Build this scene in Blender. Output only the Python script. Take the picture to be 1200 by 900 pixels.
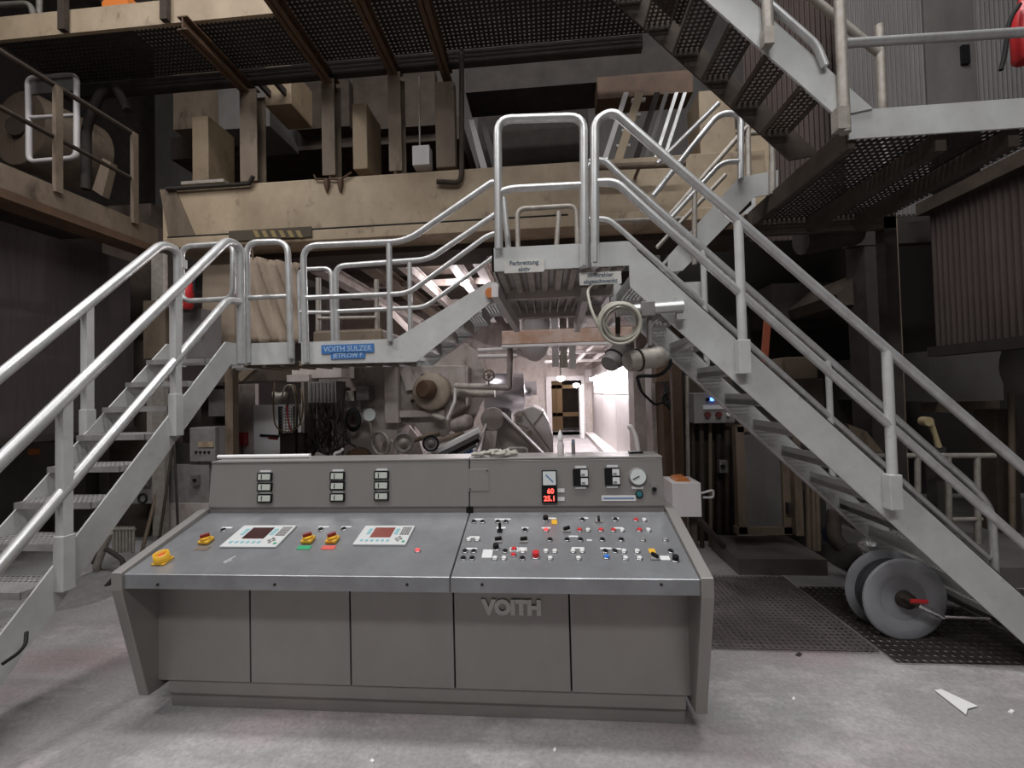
import bpy, bmesh, math, random
from mathutils import Vector, Matrix
from math import sin, cos, pi, radians

for o in list(bpy.data.objects):
    bpy.data.objects.remove(o, do_unlink=True)
scene = bpy.context.scene
COL = scene.collection
random.seed(7)

# ------------------------------------------------------------------ camera
F_PX, CX, CY, EYE = 500.0, 600.0, 450.0, 1.65
RMAT = (Matrix.Rotation(radians(4.5), 3, 'Z') @ Matrix.Rotation(radians(91.3), 3, 'X')
        @ Matrix.Rotation(radians(-1.4), 3, 'Z'))
cam_data = bpy.data.cameras.new('camera')
cam = bpy.data.objects.new('camera', cam_data)
COL.objects.link(cam)
cam_data.sensor_fit = 'HORIZONTAL'
cam_data.sensor_width = 36.0
cam_data.lens = 36.0 * F_PX / 1200.0
cam_data.clip_start = 0.05
cam_data.clip_end = 200
cam.matrix_world = Matrix.Translation((0, 0, EYE)) @ RMAT.to_4x4()
scene.camera = cam

# ------------------------------------------------------------------ world, exposure
world = bpy.data.worlds.new('world')
scene.world = world
world.use_nodes = True
wbg = world.node_tree.nodes['Background']
wbg.inputs[0].default_value = (0.55, 0.57, 0.62, 1)
wbg.inputs[1].default_value = 0.02
vs = scene.view_settings
vs.view_transform = 'Standard'
vs.look = 'None'
vs.gamma = 1.0
vs.use_curve_mapping = False
vs.exposure = -0.34

# ------------------------------------------------------------------ main lights of the hall
def area(name, loc, target, sx, sy, watts, col=(1, 1, 1), spread=180):
    d = bpy.data.lights.new(name, 'AREA')
    d.shape = 'RECTANGLE'; d.size = sx; d.size_y = sy
    d.energy = watts; d.color = col; d.spread = radians(spread)
    o = bpy.data.objects.new(name, d); COL.objects.link(o)
    o.location = loc
    v = Vector(target) - Vector(loc)
    o.rotation_euler = v.to_track_quat('-Z', 'Y').to_euler()
    return o
def bulb(name, loc, watts, col=(1, 1, 1), r=0.25):
    d = bpy.data.lights.new(name, 'POINT')
    d.energy = watts; d.color = col; d.shadow_soft_size = r
    o = bpy.data.objects.new(name, d); COL.objects.link(o); o.location = loc
    return o
# high bay lamps of the hall, above and behind the picture
area('hall_high_bay_row_offscreen', (-0.2, 1.6, 8.8), (-0.2, 2.1, 0), 6.5, 0.6, 340, (0.98, 0.985, 1.0), 150)
area('hall_high_bay_row_behind_offscreen', (0.6, -4.2, 8.8), (-0.2, 2.4, 1.2), 6.5, 0.6, 330, (0.98, 0.985, 1.0), 150)
bulb('hall_lamp_above_stairs_offscreen', (2.6, 3.0, 8.8), 170, (0.97, 0.98, 1.0), 0.2)
area('hall_high_bay_side_offscreen', (-5.6, 0.0, 8.8), (-3.2, 1.9, 0), 1.6, 0.6, 150, (1.0, 0.96, 0.97), 110)
bulb('hall_lamp_above_walkway_offscreen', (-2.2, 5.2, 9.0), 60, (1.0, 0.97, 0.94), 0.25)

# ------------------------------------------------------------------ helpers
def ray(px, py):
    return RMAT @ Vector((px - CX, -(py - CY), -F_PX))
def A(px, py, Y):                       # world point on the plane y = Y
    d = ray(px, py); return Vector((0, 0, EYE)) + d * (Y / d.y)
def AX(px, py, X):                      # world point on the plane x = X
    d = ray(px, py); return Vector((0, 0, EYE)) + d * (X / d.x)
def AZ(px, py, Z):                      # world point on the plane z = Z
    d = ray(px, py); return Vector((0, 0, EYE)) + d * ((Z - EYE) / d.z)
def ax(px, Y, py=450): return A(px, py, Y).x
def az(py, Y, px=600): return A(px, py, Y).z

def fillet(pts, r, n=5):
    pts = [Vector(p) for p in pts]
    out = [pts[0]]
    for i in range(1, len(pts) - 1):
        p, a, b = pts[i], pts[i - 1], pts[i + 1]
        u = (a - p); v = (b - p)
        rr = min(r, u.length * 0.48, v.length * 0.48)
        s = p + u.normalized() * rr; e = p + v.normalized() * rr
        for k in range(n + 1):
            t = k / n
            out.append(s * (1 - t) ** 2 + p * 2 * t * (1 - t) + e * t * t)
    out.append(pts[-1])
    return out

class MB:
    def __init__(self): self.v = []; self.f = []; self.sm = []
    def add(self, vs, fs, smooth=False):
        o = len(self.v)
        self.v += [Vector(p) for p in vs]
        self.f += [tuple(i + o for i in f) for f in fs]
        self.sm += [smooth] * len(fs)
        return self
    def box(self, x0, x1, y0, y1, z0, z1):
        if x0 > x1: x0, x1 = x1, x0
        if y0 > y1: y0, y1 = y1, y0
        if z0 > z1: z0, z1 = z1, z0
        vs = [(x0, y0, z0), (x1, y0, z0), (x1, y1, z0), (x0, y1, z0), (x0, y0, z1), (x1, y0, z1), (x1, y1, z1), (x0, y1, z1)]
        return self.add(vs, [(3, 2, 1, 0), (4, 5, 6, 7), (0, 1, 5, 4), (1, 2, 6, 5), (2, 3, 7, 6), (3, 0, 4, 7)])
    def obox(self, c, u, v, w):          # centre and three half-axes
        c, u, v, w = Vector(c), Vector(u), Vector(v), Vector(w)
        vs = [c + u * a + v * b + w * d for d in (-1, 1) for b in (-1, 1) for a in (-1, 1)]
        return self.add(vs, [(0, 2, 3, 1), (4, 5, 7, 6), (0, 1, 5, 4), (1, 3, 7, 5), (3, 2, 6, 7), (2, 0, 4, 6)])
    def beam(self, p0, p1, w, h, up=(0, 0, 1)):     # rectangular bar between two points
        p0, p1 = Vector(p0), Vector(p1)
        d = (p1 - p0); s = d.cross(Vector(up))
        if s.length < 1e-6: s = d.cross(Vector((1, 0, 0)))
        s.normalize(); t = s.cross(d).normalized()
        return self.obox((p0 + p1) / 2, d / 2, s * w / 2, t * h / 2)
    def prism(self, poly, ext):          # planar polygon extruded along a vector
        p = [Vector(q) for q in poly]; e = Vector(ext); n = len(p)
        vs = p + [q + e for q in p]
        fs = [tuple(range(n - 1, -1, -1)), tuple(range(n, 2 * n))]
        fs += [(i, (i + 1) % n, (i + 1) % n + n, i + n) for i in range(n)]
        return self.add(vs, fs)
    def tube(self, path, r, n=10, cap=True):
        p = [Vector(q) for q in path]
        q = [p[0]]
        for k in p[1:]:
            if (k - q[-1]).length > 1e-5: q.append(k)
        p = q
        rs = r if isinstance(r, (list, tuple)) else [r] * len(p)
        d0 = (p[1] - p[0]).normalized()
        up = Vector((0, 0, 1)) if abs(d0.z) < 0.9 else Vector((1, 0, 0))
        s = d0.cross(up).normalized()
        vs = []; fs = []
        for i, c in enumerate(p):
            if i == 0: d = d0
            elif i == len(p) - 1: d = (p[i] - p[i - 1]).normalized()
            else: d = ((p[i + 1] - c).normalized() + (c - p[i - 1]).normalized()).normalized()
            s = (s - d * s.dot(d)).normalized(); t = d.cross(s)
            for k in range(n):
                a = 2 * pi * k / n
                vs.append(c + (s * cos(a) + t * sin(a)) * rs[min(i, len(rs) - 1)])
        for i in range(len(p) - 1):
            for k in range(n):
                fs.append((i * n + k, i * n + (k + 1) % n, (i + 1) * n + (k + 1) % n, (i + 1) * n + k))
        self.add(vs, fs, True)
        if cap:
            o = len(vs) - n
            self.add(vs[:n], [tuple(range(n - 1, -1, -1))]); self.add(vs[o:], [tuple(range(n))])
        return self
    def lathe(self, c, axis, prof, n=24, close=True):   # prof: (distance along the axis, radius)
        c = Vector(c); a = Vector(axis).normalized()
        up = Vector((0, 0, 1)) if abs(a.z) < 0.9 else Vector((1, 0, 0))
        s = a.cross(up).normalized(); t = a.cross(s)
        vs = []; fs = []
        for (h, r) in prof:
            for k in range(n):
                g = 2 * pi * k / n
                vs.append(c + a * h + (s * cos(g) + t * sin(g)) * max(r, 1e-4))
        for i in range(len(prof) - 1):
            for k in range(n):
                fs.append((i * n + k, (i + 1) * n + k, (i + 1) * n + (k + 1) % n, i * n + (k + 1) % n))
        self.add(vs, fs, True)
        if close:
            o = len(vs) - n
            self.add(vs[:n], [tuple(range(n))]); self.add(vs[o:], [tuple(range(n - 1, -1, -1))])
        return self
    def cyl(self, p0, p1, r, n=20):
        p0, p1 = Vector(p0), Vector(p1)
        return self.lathe(p0, p1 - p0, [(0, r), ((p1 - p0).length, r)], n)
    def torus(self, c, axis, R, r, n=28, m=8):
        c = Vector(c); a = Vector(axis).normalized()
        up = Vector((0, 0, 1)) if abs(a.z) < 0.9 else Vector((1, 0, 0))
        s = a.cross(up).normalized(); t = a.cross(s)
        path = [c + (s * cos(2 * pi * k / n) + t * sin(2 * pi * k / n)) * R for k in range(n + 1)]
        return self.tube(path, r, m, cap=False)
    def perf(self, o, u, v, nu, nv, hole=0.33, n=8, stagger=False, thick=0.0):   # plate with holes
        o, u, v = Vector(o), Vector(u), Vector(v)
        du, dv = u / nu, v / nv
        w = u.cross(v).normalized() * thick
        for j in range(nv):
            for i in range(nu):
                c = o + du * (i + 0.5) + dv * (j + 0.5)
                cs = [c + du * a * 0.5 + dv * b * 0.5 for a, b in ((-1, -1), (1, -1), (1, 1), (-1, 1))]
                if n == 8:
                    h, k = hole, hole * 0.45
                    inn = [c + du * a + dv * b for a, b in ((-k, -h), (k, -h), (h, -k), (h, k), (k, h), (-k, h), (-h, k), (-h, -k))]
                    fs = [(0, 1, 5, 4), (1, 6, 5), (1, 2, 7, 6), (2, 8, 7), (2, 3, 9, 8), (3, 10, 9), (3, 0, 11, 10), (0, 4, 11)]
                else:
                    h = hole
                    inn = [c + du * a + dv * b for a, b in ((-h, -h), (h, -h), (h, h), (-h, h))]
                    fs = [(0, 1, 5, 4), (1, 2, 6, 5), (2, 3, 7, 6), (3, 0, 4, 7)]
                self.add(cs + inn, fs)
        return self
    def corrugated(self, o, u, v, waves, amp):       # sheet of height v, waves along u
        o, u, v = Vector(o), Vector(u), Vector(v)
        w = u.cross(v).normalized()
        n = waves * 6
        vs = []
        for i in range(n + 1):
            a = amp * sin(2 * pi * i / 6)
            b = o + u * (i / n) + w * a
            vs += [b, b + v]
        fs = [(2 * i, 2 * i + 2, 2 * i + 3, 2 * i + 1) for i in range(n)]
        return self.add(vs, fs, True)
    # ---- shapes given as a rectangle or outline seen at a depth Y, with a real thickness
    def pbox(self, x0, y0, x1, y1, Y, d):
        a = A((x0 + x1) / 2, y0, Y); b = A((x0 + x1) / 2, y1, Y)
        l = A(x0, (y0 + y1) / 2, Y); r = A(x1, (y0 + y1) / 2, Y)
        return self.box(l.x, r.x, Y, Y + d, b.z, a.z)
    def ppoly(self, pts, Y, d):
        p = [A(x, y, Y) for x, y in pts]
        ar = sum(p[i].x * p[(i + 1) % len(p)].z - p[(i + 1) % len(p)].x * p[i].z for i in range(len(p)))
        if ar > 0: p.reverse()
        return self.prism(p, (0, d, 0))
    def pdisc(self, px, py, Y, rpx, d, n=24):
        c = A(px, py, Y); r = rpx * Y / F_PX
        return self.cyl(c, c + Vector((0, d, 0)), r, n)
    def ptube(self, pts, r, fr=0.05, n=10):
        return self.tube(fillet([A(*p) for p in pts], fr), r, n)
    def mesh(self, name, origin):
        me = bpy.data.meshes.new(name)
        me.from_pydata([p - origin for p in self.v], [], self.f)
        me.polygons.foreach_set('use_smooth', self.sm)
        me.update()
        return me
    def bounds(self):
        lo = Vector([min(p[i] for p in self.v) for i in range(3)]); hi = Vector([max(p[i] for p in self.v) for i in range(3)])
        return lo, hi
    def build(self, name, mat, parent=None, bevel=0.0, base=False):
        lo, hi = self.bounds()
        c = (lo + hi) / 2
        if parent is None or base: c.z = lo.z
        me = self.mesh(name, c)
        me.materials.append(mat)
        o = bpy.data.objects.new(name, me); COL.objects.link(o)
        W[o.name] = c.copy()
        if parent is not None:
            o.parent = parent; o.location = c - W[parent.name]
        else: o.location = c
        if bevel:
            m = o.modifiers.new('bevel', 'BEVEL'); m.width = bevel; m.segments = 2; m.limit_method = 'ANGLE'
        return o
W = {}
def tag(o, label, cat, group=None, kind=None):
    if label: o['label'] = label
    if cat: o['category'] = cat
    if group: o['group'] = group
    if kind: o['kind'] = kind
    return o
def thing(name, label, cat, loc, group=None):
    o = bpy.data.objects.new(name, None); COL.objects.link(o)
    o.empty_display_size = 0.1
    o.location = loc; W[o.name] = Vector(loc)
    return tag(o, label, cat, group)
def inst(src, parent, wloc, rot=None):                # a copy that shares mesh data
    c = src.copy(); COL.objects.link(c)
    W[c.name] = Vector(wloc)
    c.parent = parent
    c.location = Vector(wloc) - (W[parent.name] if parent else Vector((0, 0, 0)))
    if rot is not None: c.rotation_euler = rot
    return c
def structure(o): o['kind'] = 'structure'; return o
def text(body, name, mat, parent, origin, right, up, size, extrude=0.001, align='CENTER', bold=0.0):
    cu = bpy.data.curves.new('text', 'FONT')
    cu.body = body; cu.size = size; cu.extrude = extrude; cu.align_x = align; cu.align_y = 'CENTER'; cu.offset = bold
    cu.resolution_u = 3
    t = bpy.data.objects.new('text_tmp', cu); COL.objects.link(t)
    bpy.context.view_layer.update()
    me = bpy.data.meshes.new_from_object(t.evaluated_get(bpy.context.evaluated_depsgraph_get()))
    bpy.data.objects.remove(t); bpy.data.curves.remove(cu)
    r = Vector(right).normalized(); u = Vector(up).normalized(); n = r.cross(u)
    me.transform(Matrix((r, u, n)).transposed().to_4x4())
    me.materials.clear(); me.materials.append(mat)
    o = bpy.data.objects.new(name, me); COL.objects.link(o)
    W[o.name] = Vector(origin)
    o.parent = parent; o.location = Vector(origin) - W[parent.name]
    return o

# ------------------------------------------------------------------ materials
def mat(name, col, rough=0.6, metal=0.0, col2=None, scale=6.0, amount=0.5, stretch=(1, 1, 1), bump=0.0, bscale=60.0,
        emit=None, estr=0.0, spots=None, spot_scale=3.0, spot_lo=0.55, spot_hi=0.7, world_space=True, rvar=0.0, spec=0.5):
    m = bpy.data.materials.new(name); m.use_nodes = True
    nt = m.node_tree; N = nt.nodes; L = nt.links
    b = N['Principled BSDF']
    b.inputs['Roughness'].default_value = rough
    b.inputs['Metallic'].default_value = metal
    b.inputs['Specular IOR Level'].default_value = spec if max(col) > 0.09 else 0.15
    b.inputs['Base Color'].default_value = (*col, 1)
    if emit:
        b.inputs['Emission Color'].default_value = (*emit, 1); b.inputs['Emission Strength'].default_value = estr
    if col2 or bump or spots:
        if world_space:
            g = N.new('ShaderNodeNewGeometry'); src = g.outputs['Position']
        else:
            g = N.new('ShaderNodeTexCoord'); src = g.outputs['Object']
        mp = N.new('ShaderNodeMapping'); mp.inputs['Scale'].default_value = stretch
        L.new(src, mp.inputs['Vector'])
        out = None
        if col2:
            no = N.new('ShaderNodeTexNoise'); no.inputs['Scale'].default_value = scale
            no.inputs['Detail'].default_value = 6; no.inputs['Roughness'].default_value = 0.65
            L.new(mp.outputs[0], no.inputs['Vector'])
            r = N.new('ShaderNodeValToRGB')
            r.color_ramp.elements[0].position = 0.5 - 0.22; r.color_ramp.elements[1].position = 0.5 + 0.22
            c0 = [col[i] * (1 - amount) + col2[i] * amount for i in range(3)]
            r.color_ramp.elements[0].color = (*c0, 1); r.color_ramp.elements[1].color = (*col, 1)
            L.new(no.outputs['Fac'], r.inputs[0]); out = r.outputs[0]
            if rvar:
                mr = N.new('ShaderNodeMapRange'); mr.inputs[3].default_value = rough + rvar; mr.inputs[4].default_value = max(0.05, rough - rvar)
                L.new(no.outputs['Fac'], mr.inputs[0]); L.new(mr.outputs[0], b.inputs['Roughness'])
        if spots:
            n2 = N.new('ShaderNodeTexNoise'); n2.inputs['Scale'].default_value = spot_scale
            n2.inputs['Detail'].default_value = 9; n2.inputs['Roughness'].default_value = 0.7
            L.new(mp.outputs[0], n2.inputs['Vector'])
            r2 = N.new('ShaderNodeValToRGB')
            r2.color_ramp.elements[0].position = spot_lo; r2.color_ramp.elements[1].position = spot_hi
            L.new(n2.outputs['Fac'], r2.inputs[0])
            mx = N.new('ShaderNodeMix'); mx.data_type = 'RGBA'
            L.new(r2.outputs[0], mx.inputs[0])
            if out: L.new(out, mx.inputs[6])
            else: mx.inputs[6].default_value = (*col, 1)
            mx.inputs[7].default_value = (*spots, 1)
            out = mx.outputs[2]
        if out: L.new(out, b.inputs['Base Color'])
        if bump:
            n3 = N.new('ShaderNodeTexNoise'); n3.inputs['Scale'].default_value = bscale; n3.inputs['Detail'].default_value = 4
            L.new(src, n3.inputs['Vector'])
            bp = N.new('ShaderNodeBump'); bp.inputs['Strength'].default_value = bump; bp.inputs['Distance'].default_value = 0.01
            L.new(n3.outputs['Fac'], bp.inputs['Height']); L.new(bp.outputs[0], b.inputs['Normal'])
    return m
M = {}
M['stair_grey'] = mat('grey_stair_paint', (0.55, 0.56, 0.545), 0.5, 0.0, (0.34, 0.325, 0.30), 5, 0.6, (1, 1, 1), spots=(0.30, 0.28, 0.26), spot_scale=9, spot_lo=0.62, spot_hi=0.8)
M['galv'] = mat('galvanised_tube', (0.66, 0.67, 0.67), 0.36, 0.5, (0.38, 0.36, 0.33), 14, 0.7, (1, 1, 0.6), rvar=0.1)
M['galv_dirty'] = mat('dusty_tube', (0.42, 0.39, 0.35), 0.55, 0.3, (0.2, 0.16, 0.12), 16, 0.7)
M['tread'] = mat('galvanised_tread', (0.44, 0.43, 0.42), 0.5, 0.4, (0.22, 0.2, 0.19), 12, 0.6)
M['stainless'] = mat('brushed_stainless', (0.325, 0.307, 0.29), 0.40, 0.4, (0.245, 0.23, 0.215), 3.0, 0.5, (1.2, 1.2, 0.8), bump=0.03, bscale=180, rvar=0.05)
M['desk'] = mat('worn_steel_desk', (0.37, 0.38, 0.395), 0.34, 0.6, (0.20, 0.20, 0.205), 4, 0.75, (1, 1, 1), spots=(0.5, 0.49, 0.47), spot_scale=14, spot_lo=0.66, spot_hi=0.8, rvar=0.1)
M['concrete'] = mat('dusty_concrete', (0.36, 0.347, 0.345), 0.85, 0, (0.24, 0.225, 0.22), 0.9, 0.8, (1, 1.6, 1), bump=0.25, bscale=45, spots=(0.45, 0.425, 0.42), spot_scale=1.1, spot_lo=0.5, spot_hi=0.62)
def concrete():
    m = M['concrete']; nt = m.node_tree; N = nt.nodes; L = nt.links
    b = N['Principled BSDF']; src = b.inputs['Base Color'].links[0].from_socket
    g = N.new('ShaderNodeNewGeometry')
    n1 = N.new('ShaderNodeTexNoise'); n1.inputs['Scale'].default_value = 42; n1.inputs['Detail'].default_value = 5; n1.inputs['Roughness'].default_value = 0.8
    L.new(g.outputs['Position'], n1.inputs['Vector'])
    r1 = N.new('ShaderNodeValToRGB'); r1.color_ramp.elements[0].position = 0.3; r1.color_ramp.elements[1].position = 0.7
    r1.color_ramp.elements[0].color = (0.72, 0.72, 0.72, 1); r1.color_ramp.elements[1].color = (1.16, 1.16, 1.16, 1)
    L.new(n1.outputs['Fac'], r1.inputs[0])
    mx = N.new('ShaderNodeMix'); mx.data_type = 'RGBA'; mx.blend_type = 'MULTIPLY'; mx.inputs[0].default_value = 1
    L.new(src, mx.inputs[6]); L.new(r1.outputs[0], mx.inputs[7])
    n2 = N.new('ShaderNodeTexNoise'); n2.inputs['Scale'].default_value = 0.7; n2.inputs['Detail'].default_value = 8
    mp = N.new('ShaderNodeMapping'); mp.inputs['Location'].default_value = (3.1, 1.7, 0); mp.inputs['Scale'].default_value = (1, 2.2, 1); mp.inputs['Rotation'].default_value = (0, 0, 0.5)
    L.new(g.outputs['Position'], mp.inputs[0]); L.new(mp.outputs[0], n2.inputs['Vector'])
    r2 = N.new('ShaderNodeValToRGB'); r2.color_ramp.elements[0].position = 0.5; r2.color_ramp.elements[1].position = 0.66
    L.new(n2.outputs['Fac'], r2.inputs[0])
    m2 = N.new('ShaderNodeMix'); m2.data_type = 'RGBA'; m2.blend_type = 'MULTIPLY'
    L.new(r2.outputs[0], m2.inputs[0]); L.new(mx.outputs[2], m2.inputs[6]); m2.inputs[7].default_value = (1.0, 0.86, 0.86, 1)
    L.new(m2.outputs[2], b.inputs['Base Color'])
concrete()
M['cream'] = mat('cream_machine_paint', (0.47, 0.37, 0.25), 0.6, 0, (0.20, 0.14, 0.085), 1.6, 0.8, (1, 1, 0.7), spots=(0.15, 0.10, 0.07), spot_scale=4.2, spot_lo=0.58, spot_hi=0.72)
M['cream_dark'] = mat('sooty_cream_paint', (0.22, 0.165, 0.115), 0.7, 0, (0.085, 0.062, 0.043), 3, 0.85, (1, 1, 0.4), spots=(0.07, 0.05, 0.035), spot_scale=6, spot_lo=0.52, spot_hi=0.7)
M['rust'] = mat('rust_brown_steel', (0.13, 0.07, 0.037), 0.7, 0.1, (0.05, 0.032, 0.022), 7, 0.8, (1, 1, 0.5))
M['dark'] = mat('sooty_dark_steel', (0.06, 0.051, 0.046), 0.75, 0.2, (0.03, 0.025, 0.022), 5, 0.8)
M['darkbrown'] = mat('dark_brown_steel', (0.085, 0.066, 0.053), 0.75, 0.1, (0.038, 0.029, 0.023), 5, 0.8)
M['near_black'] = mat('near_black_steel', (0.05, 0.045, 0.042), 0.9)  # near black steel; its dark tone also stands for background shade
M['pink'] = mat('machine_pale_paint', (0.50, 0.455, 0.43), 0.6, 0, (0.30, 0.24, 0.20), 5, 0.85, (1, 1, 0.5), spots=(0.17, 0.12, 0.09), spot_scale=4, spot_lo=0.54, spot_hi=0.72)
M['pale'] = mat('pale_panel', (0.64, 0.61, 0.60), 0.55, 0, (0.5, 0.45, 0.43), 4, 0.6, (1, 1, 0.4))
M['white'] = mat('white_paint', (0.75, 0.74, 0.73), 0.5)
M['paper'] = mat('white_paper', (0.78, 0.77, 0.76), 0.8)
M['black'] = mat('black_plastic', (0.012, 0.012, 0.013), 0.4)
M['blackrub'] = mat('black_rubber', (0.02, 0.02, 0.02), 0.7)
M['red'] = mat('red_plastic', (0.55, 0.025, 0.03), 0.4)
M['redlit'] = mat('lit_red_button', (0.6, 0.05, 0.05), 0.4, emit=(1, 0.12, 0.12), estr=0.8)
M['blue'] = mat('blue_plastic', (0.02, 0.16, 0.6), 0.4)
M['bluelit'] = mat('lit_blue_lamp', (0.05, 0.1, 0.8), 0.4, emit=(0.1, 0.25, 1), estr=5)
M['redled'] = mat('red_led_digits', (0.6, 0.02, 0.02), 0.4, emit=(1, 0.08, 0.06), estr=4)
M['yellow'] = mat('yellow_plastic', (0.72, 0.40, 0.03), 0.45)
M['green'] = mat('green_label', (0.03, 0.32, 0.14), 0.6)
M['redlabel'] = mat('red_label', (0.6, 0.1, 0.08), 0.6)
M['brownlabel'] = mat('brown_label', (0.16, 0.12, 0.09), 0.6)
M['whitebtn'] = mat('white_button', (0.66, 0.66, 0.64), 0.4)
M['ring'] = mat('chrome_ring', (0.5, 0.5, 0.5), 0.3, 0.9)
M['hmi'] = mat('keypad_front', (0.55, 0.56, 0.55), 0.5)
M['hmikey'] = mat('cyan_key', (0.22, 0.46, 0.5), 0.5)
M['screen'] = mat('dark_screen', (0.05, 0.02, 0.02), 0.25)
M['screen_red'] = mat('reddish_screen', (0.17, 0.05, 0.04), 0.25, emit=(0.5, 0.1, 0.06), estr=0.12)
M['meterface'] = mat('meter_face', (0.5, 0.53, 0.47), 0.4)
M['dialface'] = mat('dial_face', (0.62, 0.66, 0.64), 0.4)
M['label'] = mat('label_strip', (0.66, 0.66, 0.65), 0.6)
M['signblue'] = mat('blue_sign', (0.035, 0.14, 0.40), 0.5, col2=(0.10, 0.22, 0.42), scale=25, amount=0.5)
M['signtext'] = mat('pale_sign_letters', (0.45, 0.58, 0.70), 0.6, col2=(0.15, 0.27, 0.45), scale=90, amount=0.8)
M['signwhite'] = mat('white_sign', (0.62, 0.61, 0.57), 0.6, col2=(0.45, 0.42, 0.38), scale=20, amount=0.5)
M['ink'] = mat('sign_ink', (0.10, 0.13, 0.16), 0.7)
M['letters'] = mat('cast_metal_letters', (0.72, 0.70, 0.66), 0.5, 0.0)
M['orange'] = mat('orange_paint', (0.55, 0.17, 0.03), 0.6, col2=(0.3, 0.1, 0.03), scale=30, amount=0.5)
M['orange_bright'] = mat('orange_vest', (0.8, 0.22, 0.03), 0.7)
M['reelgrey'] = mat('reel_grey_plastic', (0.33, 0.335, 0.35), 0.45, 0.1, (0.25, 0.25, 0.265), 7, 0.6, spots=(0.3, 0.3, 0.3), spot_scale=12, spot_lo=0.66, spot_hi=0.85)
M['hose'] = mat('dark_hose', (0.06, 0.06, 0.065), 0.55)
M['silver'] = mat('silver_foil', (0.75, 0.75, 0.76), 0.25, 0.9, bump=0.6, bscale=40)
M['cable'] = mat('grey_cable', (0.38, 0.36, 0.30), 0.6)
M['cablebrown'] = mat('brown_cable', (0.20, 0.13, 0.07), 0.6)
M['boxgrey'] = mat('grey_enclosure', (0.27, 0.26, 0.25), 0.6, 0.1, (0.14, 0.12, 0.11), 8, 0.7)
M['plategrey'] = mat('dirty_grey_sheet', (0.17, 0.16, 0.15), 0.7, 0.2, (0.085, 0.075, 0.068), 3, 0.7, (1, 1, 0.4))
M['corr'] = mat('grey_corrugated_sheet', (0.13, 0.12, 0.117), 0.6, 0.3, (0.07, 0.06, 0.055), 3, 0.7, (1, 1, 0.3))
M['corr_dark'] = mat('brown_corrugated_sheet', (0.085, 0.064, 0.057), 0.6, 0.25, (0.045, 0.033, 0.029), 3, 0.7, (1, 1, 0.3))
M['panel_left'] = mat('dusty_brown_panel', (0.075, 0.062, 0.058), 0.75, 0, (0.05, 0.04, 0.037), 5, 0.7, (6, 6, 0.4))
M['chrome'] = mat('polished_roll', (0.50, 0.50, 0.53), 0.28, 0.9, (0.5, 0.5, 0.52), 9, 0.4, (0.2, 1, 1))
M['tube_lit'] = mat('lit_fluorescent_tube', (1, 1, 1), 0.5, emit=(1.0, 0.93, 0.97), estr=170)
M['lamp_lit'] = mat('lit_lamp_glass', (1, 1, 1), 0.5, emit=(1.0, 0.98, 1.0), estr=30)
M['wood'] = mat('yellow_timber', (0.22, 0.135, 0.06), 0.7, col2=(0.14, 0.085, 0.04), scale=6, amount=0.6, stretch=(6, 6, 0.6))
M['rag'] = mat('dirty_rag', (0.50, 0.48, 0.42), 0.9, col2=(0.2, 0.18, 0.15), scale=30, amount=0.7)
M['tarp'] = mat('brown_tarpaulin', (0.34, 0.27, 0.20), 0.75, col2=(0.2, 0.14, 0.1), scale=3, amount=0.6)
M['dust'] = mat('grey_dust', (0.24, 0.23, 0.22), 0.95, col2=(0.12, 0.115, 0.11), scale=20, amount=0.6, bump=0.5, bscale=60)
M['oil'] = mat('dark_oily_plate', (0.13, 0.115, 0.105), 0.5, 0.3, (0.24, 0.21, 0.2), 5, 0.6)
M['glass'] = mat('gauge_glass', (0.6, 0.63, 0.62), 0.2)
M['greenteal'] = mat('teal_lock', (0.03, 0.16, 0.18), 0.4)
M['hazard'] = mat('faded_hazard_plate', (0.09, 0.075, 0.055), 0.7)
M['hazard_y'] = mat('faded_hazard_stripe', (0.28, 0.21, 0.09), 0.7)
M['boneyellow'] = mat('ochre_lever', (0.38, 0.31, 0.17), 0.6)
M['darkred'] = mat('dark_red_plastic', (0.22, 0.015, 0.015), 0.4)
M['ochre'] = mat('sooty_ochre_paint', (0.30, 0.225, 0.14), 0.65, 0, (0.14, 0.095, 0.055), 2.5, 0.8, (1, 1, 0.4), spots=(0.10, 0.07, 0.045), spot_scale=7, spot_lo=0.56, spot_hi=0.72)
M['cap'] = mat('ochre_grey_casting', (0.40, 0.33, 0.26), 0.6, 0, (0.24, 0.18, 0.13), 8, 0.8)

# ================================================================== the hall shell
structure(MB().box(-9, 9, -8, 18, -0.3, 0).build('floor', M['concrete']))
structure(MB().box(-9.2, -9, -8, 18, 0, 10).build('wall_left', M['dark']))
structure(MB().box(9, 9.2, -8, 18, 0, 10).build('wall_right', M['dark']))
structure(MB().box(-9, 9, -8.2, -8, 0, 10).build('wall_front', M['plategrey']))
structure(MB().box(-9.2, 9.2, -8.2, 18.2, 10, 10.2).build('ceiling', M['pale']))
wb = MB()
DX0, DX1 = ax(646, 16.5), ax(681, 16.5)
wb.box(-9, DX0, 16.5, 16.7, 0, 10); wb.box(DX1, 9, 16.5, 16.7, 0, 10); wb.box(DX0, DX1, 16.5, 16.7, az(446, 16.5, 662), 10)
structure(wb.build('wall_back', M['pink']))
structure(MB().box(-3, 4, 20.0, 20.2, 0, 5).build('wall_beyond_door', M['darkbrown']))

# ================================================================== control console
XL, XR, XJ = -2.17, 0.72, -0.468
YF, ZF, YK, ZK = 1.98, 0.80, 2.50, 0.945
YC = 2.17
con = thing('control_console', 'long stainless steel control desk with rows of push buttons and cast lettering', 'control desk', ((XL + XR) / 2, 2.5, 0))
S = M['stainless']
TH = 0.055
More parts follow.
